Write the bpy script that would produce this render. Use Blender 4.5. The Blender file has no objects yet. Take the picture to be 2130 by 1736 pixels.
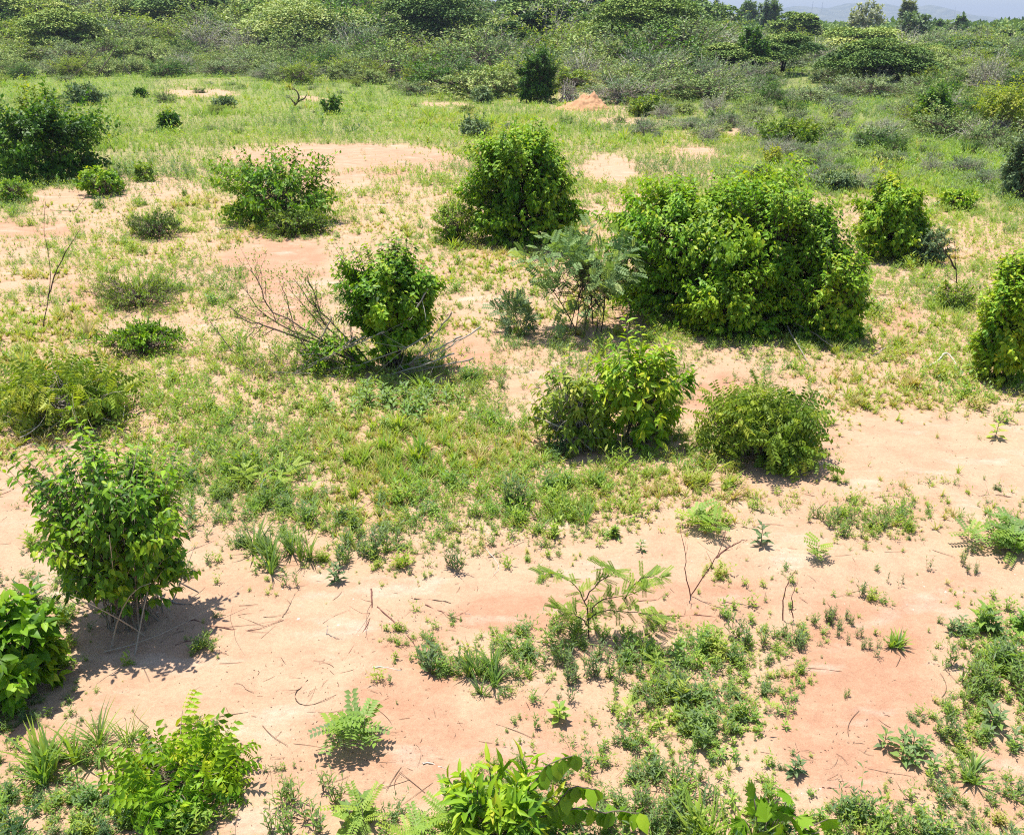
import bpy, math
import numpy as np

# ------------------------------------------------------------------ basics
scn = bpy.context.scene
COL = scn.collection
rng = np.random.default_rng(11)
W, H, F = 2130.0, 1736.8, 1845.0          # measuring frame of the photograph
HY = 58.0
PITCH = math.atan((H / 2 - HY) / F)
CZ = 3.2
cP, sP = math.cos(PITCH), math.sin(PITCH)
R_ = math.radians


def ss(a):
    a = np.clip(a, 0, 1)
    return a * a * (3 - 2 * a)


def _h(ix, iy, s):
    v = np.sin(ix * 127.1 + iy * 311.7 + s * 74.7) * 43758.5453
    return v - np.floor(v)


def vnoise(x, y, s=0):
    x = np.asarray(x, float); y = np.asarray(y, float)
    ix = np.floor(x); iy = np.floor(y)
    fx = x - ix; fy = y - iy
    fx = fx * fx * (3 - 2 * fx); fy = fy * fy * (3 - 2 * fy)
    return ((_h(ix, iy, s) * (1 - fx) + _h(ix + 1, iy, s) * fx) * (1 - fy)
            + (_h(ix, iy + 1, s) * (1 - fx) + _h(ix + 1, iy + 1, s) * fx) * fy)


def terr(x, y):
    x = np.asarray(x, float); y = np.asarray(y, float)
    z = 4.6 * ss((y - 70) / 75) * ss((26 - x) / 60)
    d = np.hypot(x, y)
    z = z + (vnoise(x * .35, y * .35, 3) - .5) * .10 * ss(d / 6) + (vnoise(x * 1.6, y * 1.6, 4) - .5) * .035
    z = z + ((vnoise(x * 7, y * 7, 14) - .5) * .016 + (vnoise(x * 17, y * 17, 15) - .5) * .008) * ss((16 - d) / 6)
    z = z + (vnoise(x * .06, y * .06, 5) - .5) * .5 * ss((d - 20) / 60)
    return z


def ray(px, py):
    a = (np.asarray(px, float) - W / 2) / F
    b = (H / 2 - np.asarray(py, float)) / F
    return np.stack([a, cP + b * sP, -sP + b * cP], -1)


def G(px, py):
    """ground point seen at a measured place of the photograph"""
    d = ray(px, py)
    t = np.geomspace(2.0, 400, 6000)
    p = d[None, :] * t[:, None]
    g = CZ + p[:, 2] - terr(p[:, 0], p[:, 1])
    i = int(np.argmax(g < 0)) if (g < 0).any() else len(t) - 1
    return np.array([p[i, 0], p[i, 1], float(terr(p[i, 0], p[i, 1]))])


def UP(px, py, y0):
    """point at depth y0 seen at that place"""
    d = ray(px, py)
    t = y0 / d[1]
    return np.array([d[0] * t, y0, CZ + d[2] * t])


def flatG(px, py):
    d = ray(px, py)
    t = -CZ / np.minimum(d[..., 2], -1e-4)
    x, y = d[..., 0] * t, d[..., 1] * t
    return x, y


def proj(x, y, z=0.0):
    dz = z - CZ
    dep = y * cP - dz * sP
    upc = y * sP + dz * cP
    dep = np.maximum(dep, 1e-3)
    return W / 2 + F * x / dep, H / 2 - F * upc / dep


def mpp(P):
    return (P[1] * cP - (P[2] - CZ) * sP) / F


def nrm(a):
    return a / np.maximum(np.linalg.norm(a, axis=-1, keepdims=True), 1e-9)


# ------------------------------------------------------------------ geometry
class Geo:
    def __init__(s):
        s.V, s.T, s.A, s.n = [], [], [], 0

    def add(s, V, T, A):
        V = np.asarray(V, float).reshape(-1, 3); T = np.asarray(T, int).reshape(-1, 3)
        s.V.append(V); s.T.append(T + s.n)
        A = np.asarray(A, float)
        s.A.append(A.reshape(-1).copy() if A.size == len(V) else np.full(len(V), float(A.reshape(-1)[0])))
        s.n += len(V)
        return s

    def get(s):
        if not s.V:
            return np.zeros((0, 3)), np.zeros((0, 3), int), np.zeros(0)
        return np.concatenate(s.V), np.concatenate(s.T), np.concatenate(s.A)


def mesh(name, geo, mat, smooth=True, extra=None):
    V, T, A = geo.get() if isinstance(geo, Geo) else geo
    me = bpy.data.meshes.new(name)
    me.vertices.add(len(V)); me.vertices.foreach_set('co', V.astype(np.float32).ravel())
    me.loops.add(len(T) * 3); me.loops.foreach_set('vertex_index', T.astype(np.int32).ravel())
    me.polygons.add(len(T)); me.polygons.foreach_set('loop_start', np.arange(len(T), dtype=np.int32) * 3)
    me.polygons.foreach_set('use_smooth', np.full(len(T), smooth))
    at = me.attributes.new('tint', 'FLOAT', 'POINT'); at.data.foreach_set('value', A.astype(np.float32))
    for k, v in (extra or {}).items():
        at = me.attributes.new(k, 'FLOAT', 'POINT'); at.data.foreach_set('value', np.asarray(v, np.float32))
    me.materials.append(mat)
    me.update(calc_edges=True)
    return me


def tag(o, label, cat, group=None, kind=None):
    o['label'] = label; o['category'] = cat
    if group: o['group'] = group
    if kind: o['kind'] = kind
    return o


def obj(name, geo, mat, parent=None, smooth=True, extra=None):
    o = bpy.data.objects.new(name, mesh(name, geo, mat, smooth, extra))
    COL.objects.link(o)
    if parent is not None: o.parent = parent
    return o


def thing(name, label, cat, loc, rz=0.0, group=None, sc=1.0):
    o = bpy.data.objects.new(name, None); COL.objects.link(o)
    o.empty_display_size = .1
    o.location = loc; o.rotation_euler = (0, 0, rz); o.scale = (sc,) * 3 if np.isscalar(sc) else sc
    return tag(o, label, cat, group)


def dup(root, loc, rz, sc, label, group=None):
    r = root.copy(); COL.objects.link(r)
    r.location = loc; r.rotation_euler = (0, 0, rz); r.scale = (sc,) * 3 if np.isscalar(sc) else sc
    r['label'] = label
    if group: r['group'] = group
    for c in root.children:
        k = c.copy(); COL.objects.link(k); k.parent = r
    return r


# leaf templates: (along, side, normal)
def tm(v, t): return np.array(v, float), np.array(t, int)


LEAF8 = tm([(0, 0, 0), (.25, .42, .05), (.28, 0, -.06), (.25, -.42, .05), (.62, .40, -.02), (.66, 0, -.14),
            (.62, -.40, -.02), (1, 0, -.30)],
           [(0, 1, 2), (0, 2, 3), (1, 4, 5), (1, 5, 2), (2, 5, 6), (2, 6, 3), (4, 7, 5), (5, 7, 6)])
LEAF5 = tm([(0, 0, 0), (.45, .5, .04), (.5, 0, -.10), (.45, -.5, .04), (1, 0, -.2)],
           [(0, 1, 2), (0, 2, 3), (1, 4, 2), (2, 4, 3)])
LEAF4 = tm([(0, 0, 0), (.45, .5, .06), (1, 0, -.08), (.45, -.5, .06)], [(0, 1, 2), (0, 2, 3)])
BLADE = tm([(0, .5, 0), (0, -.5, 0), (.35, .45, .02), (.35, -.45, .02), (.7, .3, -.08), (.7, -.3, -.08), (1, 0, -.25)],
           [(0, 1, 3), (0, 3, 2), (2, 3, 5), (2, 5, 4), (4, 5, 6)])


def compound(n, ll, lw, droop, one):
    """pinnate leaf: n pairs of drooping leaflets on a thin rachis"""
    V, T = [], []
    k = 0
    v = [(0, .012, 0), (0, -.012, 0), (.5, .01, .04), (.5, -.01, .04), (1, 0, -.05)]
    V += v; T += [(0, 1, 3), (0, 3, 2), (2, 3, 4)]; k = 5
    for i in range(n):
        a = .14 + .8 * i / max(n - 1, 1)
        for s in (1, -1):
            d = np.array([.35, s * .8, -droop]); d /= np.linalg.norm(d)
            nn = np.array([0, s * .4, 1.0]); nn -= d * nn.dot(d); nn /= np.linalg.norm(nn)
            sd = np.cross(nn, d)
            z0 = .08 * a - .13 * a * a
            for p in one[0]:
                q = np.array([a, 0, z0]) + d * p[0] * ll + sd * p[1] * lw + nn * p[2] * ll
                V.append(tuple(q))
            T += [tuple(x + k for x in t) for t in one[1]]; k += len(one[0])
    return tm(V, T)


PINN = compound(5, .30, .15, .7, LEAF5)       # broad drooping leaflets
PINN_UP = compound(6, .30, .17, -.05, LEAF4)   # flat leaflets
FEATH = compound(11, .17, .075, .0, LEAF4)      # feathery acacia leaf
a_ = np.linspace(-2.2, 2.2, 15)
PALM = tm([(0, 0, 0)] + [(.45 + (.50 if i % 2 == 0 else .30) * math.cos(t), (.50 if i % 2 == 0 else .32) * math.sin(t), .05 * (i % 2))
                         for i, t in enumerate(a_)], [(0, i, i + 1) for i in range(1, 15)])


def place(geo, tmpl, P, X, Z, L, Wd, tint):
    n = len(P)
    if n == 0: return
    X = nrm(X); Z = Z - X * (X * Z).sum(-1, keepdims=True); Z = nrm(Z); Y = np.cross(Z, X)
    v, t = tmpl
    L = np.broadcast_to(L, (n,)); Wd = np.broadcast_to(Wd, (n,))
    V = (P[:, None] + X[:, None] * (v[None, :, 0:1] * L[:, None, None]) + Y[:, None] * (v[None, :, 1:2] * Wd[:, None, None])
         + Z[:, None] * (v[None, :, 2:3] * L[:, None, None]))
    k = len(v)
    T = t[None] + (np.arange(n) * k)[:, None, None]
    geo.add(V, T, np.repeat(np.broadcast_to(tint, (n,)), k))


def bez(P0, P1, P2, m):
    t = np.linspace(0, 1, m)[None, :, None]
    return P0[:, None] * (1 - t) ** 2 + 2 * P1[:, None] * t * (1 - t) + P2[:, None] * t * t


def tubes(geo, P, R, k=4, tint=.5):
    P = np.asarray(P, float); n, m, _ = P.shape
    R = np.broadcast_to(R, (n, m))
    t = nrm(np.gradient(P, axis=1))
    o = nrm(P[:, -1] - P[:, 0])
    ref = np.where(np.abs(o[:, 2:3]) > .7, np.array([[1., .13, 0]]), np.array([[.1, .05, 1.]]))[:, None]
    a = nrm(np.cross(t, np.broadcast_to(ref, t.shape))); b = np.cross(t, a)
    th = np.arange(k) * 2 * math.pi / k
    ring = P[:, :, None] + R[:, :, None, None] * (a[:, :, None] * np.cos(th)[None, None, :, None] + b[:, :, None] * np.sin(th)[None, None, :, None])
    V = ring.reshape(-1, 3)
    T = []
    j = np.arange(k); j2 = (j + 1) % k
    for i in range(m - 1):
        A = i * k + j; B = i * k + j2; C = (i + 1) * k + j2; D = (i + 1) * k + j
        T.append(np.stack([A, B, C], -1)); T.append(np.stack([A, C, D], -1))
    for e in (0, m - 1):
        T.append(np.array([(e * k, e * k + q, e * k + q + 1) for q in range(1, k - 1)]))
    T = np.concatenate(T)
    T = T[None] + (np.arange(n) * m * k)[:, None, None]
    tt = np.broadcast_to(tint, (n,))
    geo.add(V, T, np.repeat(tt, m * k))


def sph(r, n, zlo=-1.0):
    z = r.uniform(zlo, 1, n); a = r.uniform(0, 2 * math.pi, n); q = np.sqrt(1 - z * z)
    return np.stack([q * np.cos(a), q * np.sin(a), z], -1)


def shrub_geo(seed, rx, ry, h, nt=400, lpt=9, L=.06, Wd=.03, droop=.5, lumps=9, amp=.28, vase=.0, zb=.05,
              tmpl=LEAF5, n_stems=12, tlen=.38, shoots=.06, shoot_len=.3, stem_r=.012, twig_r=.0025, zlo=-.75, deep=.5,
              base_r=.12, tint0=.45, side=.8, bare=0.0, upn=1.0, dead=0, lean=(0, 0), twig_k=3, dome=1.0, rough=.08, clumps=30, camp=.38, skirt=.11):
    r = np.random.default_rng(seed)
    lf, st = Geo(), Geo()
    u = sph(r, nt, zlo)
    lumps = int(lumps * 1.8) + 6
    ld = sph(r, lumps, -.5); la = r.uniform(-1.15, 1.0, lumps) * amp * 1.25; lw = r.uniform(.16, .55, lumps)
    ang = np.arccos(np.clip(u @ ld.T, -1, 1))
    rad = 1 + (la * np.exp(-(ang / lw) ** 2)).sum(1)
    s = 1.03 - deep * r.random(nt) ** 1.4 + r.normal(0, rough, nt)
    if clumps:
        uc = sph(r, clumps, zlo); cr_ = r.uniform(.75, 1.2, clumps); dt_ = u @ uc.T
        kk = np.argmax(dt_ * 1.0 + r.normal(0, .05, clumps)[None] * .5, 1); an = np.arccos(np.clip(dt_[np.arange(nt), kk], -1, 1))
        sp_ = 1.35 * math.sqrt(4.0 / clumps)
        u = nrm(u + (uc[kk] - u) * np.clip(.45 - .25 * an / sp_, .1, .45)[:, None])
        rad = rad * (1 + camp * (np.exp(-(an / (.62 * sp_)) ** 2) - .62)) * (.55 + .45 * cr_[kk])
        ctint = r.normal(0, .09, clumps)[kk][:, None]
    else:
        ctint = 0
    low = u[:, 2] < 0
    hor = np.hypot(u[:, 0], u[:, 1]) + 1e-6
    want = np.maximum(hor, 1 - .28 * u[:, 2] ** 2)
    u = u.copy(); f_ = np.where(low, 1 + dome * (want / hor - 1), 1)[:, None]; u[:, :2] *= f_
    c = np.array([0, 0, h * (.5 + zb / 2)]); ex = np.array([rx, ry, h * (1 - zb) / 2])
    sz_ = np.where(low, np.maximum(s, .95), s)
    T = c + u * np.stack([rad * s, rad * s, np.where(low, 1.0, rad) * sz_], -1) * ex
    if vase: T[:, :2] *= (1 - vase + vase * np.clip(T[:, 2:3] / h, 0, 1) ** .7)
    sh = (r.random(nt) < shoots) & (u[:, 2] > -.1)
    T[sh] += (u[sh] * [.5, .5, .3] + [0, 0, .7]) * (h * shoot_len * r.uniform(.3, 1, sh.sum()))[:, None]
    T[:, :2] += np.array(lean) * (T[:, 2:3] / h)
    if skirt:
        k_ = np.nonzero(r.random(nt) < skirt)[0]; a_s = r.uniform(0, 6.28, len(k_)); q_ = r.uniform(.35, .95, len(k_)) * (1 - .6 * vase)
        T[k_] = np.stack([np.cos(a_s) * rx * q_, np.sin(a_s) * ry * q_, h * r.uniform(.03, .28, len(k_))], -1)
    T[:, 2] = np.maximum(T[:, 2], h * .02 + .01)
    c0 = np.array([0, 0, h * .12])
    P0 = c0 + (T - c0) * (1 - tlen * r.uniform(.6, 1.2, nt))[:, None]
    ln = np.linalg.norm(T - P0, axis=1, keepdims=True)
    P1 = (P0 + T) / 2 + np.array([0, 0, .22]) * ln + r.normal(0, .08, (nt, 3)) * ln
    m = lpt
    tt = np.clip(np.linspace(.22, 1, m)[None, :] + r.normal(0, .04, (nt, m)), 0, 1)[..., None]
    LP = P0[:, None] * (1 - tt) ** 2 + 2 * P1[:, None] * tt * (1 - tt) + T[:, None] * tt * tt
    LT = nrm(2 * (1 - tt) * (P1 - P0)[:, None] + 2 * tt * (T - P1)[:, None])
    az = r.uniform(0, 6.28, (nt, 1)) + np.arange(m)[None] * 2.4 + r.normal(0, .4, (nt, m))
    rv = np.stack([np.cos(az), np.sin(az), np.zeros_like(az)], -1)
    sd = nrm(np.cross(LT, rv))
    out = nrm((LP - c) / ex)
    X = LT * .55 + sd * side + out * .3 + np.array([0, 0, -droop]) + r.normal(0, .22, LP.shape)
    Z = np.array([0, 0, upn]) + out * .55 + r.normal(0, .4, LP.shape)
    keep = (r.random((nt, m)) > bare) & (LP[..., 2] > .01)
    sz = r.uniform(.65, 1.15, (nt, m)) * (1.05 - .35 * tt[..., 0] ** 4)
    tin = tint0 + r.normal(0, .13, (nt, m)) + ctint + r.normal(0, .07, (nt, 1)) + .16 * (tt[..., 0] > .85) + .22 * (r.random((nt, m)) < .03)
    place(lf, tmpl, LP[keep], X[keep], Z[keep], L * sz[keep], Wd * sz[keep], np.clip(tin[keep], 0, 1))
    # twigs and stems
    tw = bez(P0, P1, T, 4)
    tubes(st, tw, np.linspace(1.4, .5, 4)[None] * twig_r, twig_k, r.uniform(.3, .9, nt))
    ns = n_stems
    pick = r.integers(0, nt, ns)
    E = P0[pick] * r.uniform(.75, 1.0, (ns, 1)) + (T[pick] - P0[pick]) * .25
    a = r.uniform(0, 6.28, ns)
    B = np.stack([np.cos(a), np.sin(a), np.zeros(ns)], -1) * base_r * np.sqrt(r.random(ns))[:, None]
    B[:, 2] = -.03
    M = (B + E) / 2 + np.array([0, 0, .12]) * h + r.normal(0, .04, (ns, 3)) * h - (E - B) * [.12, .12, 0]
    tubes(st, bez(B, M, E, 6), np.linspace(1, .4, 6)[None] * stem_r * r.uniform(.5, 1.1, (ns, 1)), 5, r.uniform(.2, .8, ns))
    # side branches joining stems to twig starts
    nb = min(nt, ns * 8)
    pk = r.integers(0, nt, nb); sp = r.integers(0, ns, nb); q = r.uniform(.35, .95, (nb, 1))
    S0 = B[sp] * (1 - q) ** 2 + 2 * M[sp] * q * (1 - q) + E[sp] * q * q
    S2 = P0[pk]; S1 = (S0 + S2) / 2 + [0, 0, .04 * h] + r.normal(0, .02, (nb, 3)) * h
    tubes(st, bez(S0, S1, S2, 5), np.linspace(.55, .22, 5)[None] * stem_r, 4, r.uniform(.3, .9, nb))
    if dead:
        dz = sph(r, dead, -.1); D = np.array([0, 0, h * .2]) + dz * np.array([rx, ry, h * .8]) * r.uniform(.8, 1.15, (dead, 1))
        D[:, 2] = np.maximum(D[:, 2], .03)
        B2 = np.stack([r.normal(0, base_r, dead), r.normal(0, base_r, dead), np.full(dead, .02)], -1)
        M2 = (B2 + D) / 2 + r.normal(0, .08, (dead, 3)) * h + [0, 0, .1 * h]
        tubes(st, bez(B2, M2, D, 6), np.linspace(.8, .2, 6)[None] * stem_r, 4, r.uniform(.8, 1, dead))
    return lf, st


# ------------------------------------------------------------------ materials
def newmat(name):
    m = bpy.data.materials.new(name); m.use_nodes = True
    nt = m.node_tree; nt.nodes.clear()
    o = nt.nodes.new('ShaderNodeOutputMaterial')
    return m, nt, o


def ramp(nt, stops):
    r = nt.nodes.new('ShaderNodeValToRGB')
    e = r.color_ramp.elements
    while len(e) > 1: e.remove(e[-1])
    e[0].position = stops[0][0]; e[0].color = (*stops[0][1], 1)
    for p, c in stops[1:]:
        q = e.new(p); q.color = (*c, 1)
    return r


def leaf_mat(name, stops, trans=.42, rough=.5, spec=.28, tcol=(1.3, 1.35, .4)):
    m, nt, o = newmat(name)
    L = nt.links.new
    at = nt.nodes.new('ShaderNodeAttribute'); at.attribute_name = 'tint'
    rp = ramp(nt, stops); L(at.outputs['Fac'], rp.inputs[0])
    tc = nt.nodes.new('ShaderNodeTexCoord')
    nz = nt.nodes.new('ShaderNodeTexNoise'); nz.inputs['Scale'].default_value = 2.2; nz.inputs['Detail'].default_value = 2
    L(tc.outputs['Object'], nz.inputs['Vector'])
    hs = nt.nodes.new('ShaderNodeHueSaturation')
    mr = nt.nodes.new('ShaderNodeMapRange'); mr.inputs['From Min'].default_value = .3; mr.inputs['From Max'].default_value = .7
    mr.inputs['To Min'].default_value = .485; mr.inputs['To Max'].default_value = .512
    L(nz.outputs['Fac'], mr.inputs['Value']); L(mr.outputs[0], hs.inputs['Hue']); L(rp.outputs[0], hs.inputs['Color'])
    p = nt.nodes.new('ShaderNodeBsdfPrincipled')
    p.inputs['Roughness'].default_value = rough; p.inputs['Specular IOR Level'].default_value = spec
    L(hs.outputs[0], p.inputs['Base Color'])
    mul = nt.nodes.new('ShaderNodeMix'); mul.data_type = 'RGBA'; mul.blend_type = 'MULTIPLY'; mul.inputs[0].default_value = 1
    L(hs.outputs[0], mul.inputs[6]); mul.inputs[7].default_value = (*tcol, 1)
    tr = nt.nodes.new('ShaderNodeBsdfTranslucent'); L(mul.outputs[2], tr.inputs['Color'])
    mx = nt.nodes.new('ShaderNodeMixShader'); mx.inputs[0].default_value = trans
    L(p.outputs[0], mx.inputs[1]); L(tr.outputs[0], mx.inputs[2]); L(mx.outputs[0], o.inputs['Surface'])
    return m


def bark_mat(name, c0, c1, rough=.85):
    m, nt, o = newmat(name)
    L = nt.links.new
    at = nt.nodes.new('ShaderNodeAttribute'); at.attribute_name = 'tint'
    tc = nt.nodes.new('ShaderNodeTexCoord')
    nz = nt.nodes.new('ShaderNodeTexNoise'); nz.inputs['Scale'].default_value = 60; nz.inputs['Detail'].default_value = 3
    L(tc.outputs['Object'], nz.inputs['Vector'])
    ad = nt.nodes.new('ShaderNodeMath'); ad.operation = 'MULTIPLY_ADD'; ad.inputs[1].default_value = .9; ad.inputs[2].default_value = -.45
    L(nz.outputs['Fac'], ad.inputs[0])
    sm = nt.nodes.new('ShaderNodeMath'); sm.operation = 'ADD'; L(ad.outputs[0], sm.inputs[0]); L(at.outputs['Fac'], sm.inputs[1])
    rp = ramp(nt, [(0, c0), (1, c1)]); L(sm.outputs[0], rp.inputs[0])
    p = nt.nodes.new('ShaderNodeBsdfPrincipled'); p.inputs['Roughness'].default_value = rough
    p.inputs['Specular IOR Level'].default_value = .2
    L(rp.outputs[0], p.inputs['Base Color']); L(p.outputs[0], o.inputs['Surface'])
    return m


def plain(name, c, rough=.8):
    m, nt, o = newmat(name)
    tc = nt.nodes.new('ShaderNodeTexCoord'); nz = nt.nodes.new('ShaderNodeTexNoise'); nz.inputs['Scale'].default_value = 1.5
    nt.links.new(tc.outputs['Object'], nz.inputs['Vector'])
    rp = ramp(nt, [(.3, tuple(x * .85 for x in c)), (.7, c)]); nt.links.new(nz.outputs['Fac'], rp.inputs[0])
    p = nt.nodes.new('ShaderNodeBsdfPrincipled'); p.inputs['Roughness'].default_value = rough
    nt.links.new(rp.outputs[0], p.inputs['Base Color']); nt.links.new(p.outputs[0], o.inputs['Surface'])
    return m


M = {}
M['fresh'] = leaf_mat('leaf_fresh', [(0, (.03, .090, .008)), (.35, (.13, .28, .014)), (.65, (.28, .45, .02)), (1, (.50, .52, .035))], trans=.32)
M['deep'] = leaf_mat('leaf_deep', [(0, (.022, .07, .012)), (.45, (.075, .18, .016)), (.75, (.17, .31, .022)), (1, (.36, .42, .04))], trans=.3)
M['olive'] = leaf_mat('leaf_olive', [(0, (.055, .12, .018)), (.45, (.17, .27, .028)), (.75, (.30, .39, .04)), (1, (.46, .47, .08))], trans=.34)
M['grey'] = leaf_mat('leaf_grey_green', [(0, (.075, .135, .06)), (.45, (.20, .285, .125)), (.75, (.32, .40, .17)), (1, (.45, .50, .24))], trans=.2, spec=.2, rough=.6)
M['feather'] = leaf_mat('leaf_feathery', [(0, (.08, .15, .06)), (.45, (.20, .31, .11)), (.75, (.33, .44, .15)), (1, (.45, .52, .20))], trans=.3, spec=.25, rough=.6)
M['gold'] = leaf_mat('leaf_gold_green', [(0, (.09, .16, .015)), (.45, (.22, .30, .02)), (.75, (.36, .41, .03)), (1, (.50, .47, .06))])
M['herb'] = leaf_mat('leaf_herb', [(0, (.06, .13, .05)), (.22, (.19, .275, .125)), (.45, (.22, .36, .06)), (.65, (.34, .46, .065)),
                                  (.85, (.42, .45, .10)), (1, (.50, .40, .18))], trans=.38, spec=.3, rough=.5)
M['thick'] = leaf_mat('leaf_thicket', [(0, (.065, .125, .045)), (.35, (.18, .275, .09)), (.6, (.31, .41, .125)), (.8, (.42, .48, .15)), (1, (.56, .56, .28))], trans=.14, spec=.12, rough=.7)
M['acacia'] = leaf_mat('leaf_acacia', [(0, (.035, .085, .03)), (.45, (.17, .27, .06)), (.75, (.37, .45, .11)), (1, (.54, .56, .18))], trans=.06, spec=.1, rough=.7)
M['silver'] = leaf_mat('leaf_silver', [(0, (.22, .26, .17)), (.5, (.36, .39, .27)), (1, (.52, .52, .40))], trans=.25, spec=.2)
M['bark'] = bark_mat('bark_brown', (.05, .038, .028), (.26, .20, .15))
M['bark_tan'] = bark_mat('bark_tan', (.12, .09, .065), (.42, .34, .25))
M['bark_dark'] = bark_mat('bark_dark', (.022, .016, .013), (.11, .08, .06))
M['dry'] = bark_mat('dead_wood_grey', (.14, .11, .09), (.46, .41, .35))
M['pale'] = bark_mat('dead_wood_pale', (.38, .33, .27), (.70, .66, .58))
M['red_twig'] = bark_mat('twig_reddish', (.09, .035, .028), (.27, .13, .10))
M['litter'] = bark_mat('litter_brown', (.07, .035, .025), (.36, .25, .17))

# ------------------------------------------------------------------ ground
GRID = """
888877888888776447888888888
877777777777777776677888888
866755443344443454577888888
744688887655566777777777788
466888843366776666666777777
556786434665655666666888888
886888534466566566666688888
888888788777625666336777777
888888678888855666146666554
434788888888885466654211111
133567775678886665434311111
033344667677676642442266315
222223435643323211111111133
671112221110001111133311111
651000000044557776555442277
441000000034556577655111177
333100000330044367754300555
333344433210055566532200432
444555434311555566544113322
555666444444666666666554444
444444444444444444444444444
"""
GR = np.array([[int(c) for c in r] for r in GRID.split()], float) / 9.0
GY0, GC = 160.0, 80.0


def cover(px, py):
    fx = np.clip((np.asarray(px) - GC / 2) / GC, 0, GR.shape[1] - 1.001)
    fy = np.clip((np.asarray(py) - GY0 - GC / 2) / GC, 0, GR.shape[0] - 1.001)
    ix = fx.astype(int); iy = fy.astype(int); fx = fx - ix; fy = fy - iy
    return ((GR[iy, ix] * (1 - fx) + GR[iy, ix + 1] * fx) * (1 - fy) + (GR[iy + 1, ix] * (1 - fx) + GR[iy + 1, ix + 1] * fx) * fy)


# bare streaks and salmon patches (cx, cy, rx, ry, amount)
STREAK = [(415, 196, 75, 7, 1), (645, 205, 40, 5, 1), (925, 216, 50, 6, 1), (690, 213, 50, 4, .6), (380, 180, 25, 4, .6),
          (700, 330, 250, 30, 1), (620, 385, 190, 16, .8), (320, 395, 110, 28, .7), (1265, 350, 65, 30, 1), (1440, 320, 60, 14, .7),
          (1510, 276, 45, 9, .8), (1300, 255, 60, 8, .7), (30, 478, 50, 12, .8), (70, 596, 90, 12, .8), (570, 535, 120, 34, 1),
          (170, 640, 40, 30, .5), (120, 410, 60, 14, .8), (590, 600, 60, 60, .8), (960, 730, 70, 40, .8), (1480, 820, 60, 45, 1),
          (1000, 640, 70, 30, .5), (1880, 680, 40, 30, .6), (650, 1005, 50, 24, .6), (450, 790, 40, 20, .5), (1920, 930, 230, 70, .8),
          (1100, 830, 50, 25, .6), (540, 1340, 240, 110, 1), (1060, 1240, 240, 40, 1), (1760, 1470, 110, 190, 1), (850, 1500, 80, 110, .9)]
SALMON = [(570, 540, 130, 55, .9), (590, 640, 90, 80, .7), (960, 740, 110, 45, .8), (1490, 820, 90, 60, 1), (700, 340, 280, 40, .55),
          (1400, 1240, 330, 50, .65), (1080, 1270, 200, 45, .8), (1780, 1450, 190, 230, 1), (860, 1490, 130, 170, .75),
          (700, 1600, 120, 120, .5), (60, 470, 90, 30, .7), (170, 640, 50, 50, .6), (1950, 1240, 140, 60, .5), (1120, 1560, 200, 120, .5),
          (2040, 1620, 120, 90, .6), (820, 1340, 120, 60, .6), (100, 1560, 150, 60, .5), (1880, 680, 60, 40, .6), (900, 690, 60, 60, .5)]


def blobs(px, py, B):
    s = np.zeros(np.shape(px))
    for cx, cy, rx, ry, a in B:
        q = ((px - cx) / rx) ** 2 + ((py - cy) / ry) ** 2
        s = np.maximum(s, a * (1 - ss((q - .35) / 1.0)))
    return s


def cover_full(px, py, x, y):
    wob = (vnoise(x * 2.2, y * 2.2, 21) - .5) * 40
    c = cover(px + wob, py + wob * .6)
    s = blobs(px + wob, py + wob * .25, STREAK)
    return np.clip(c * (1 - .88 * s), 0, 1)


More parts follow.
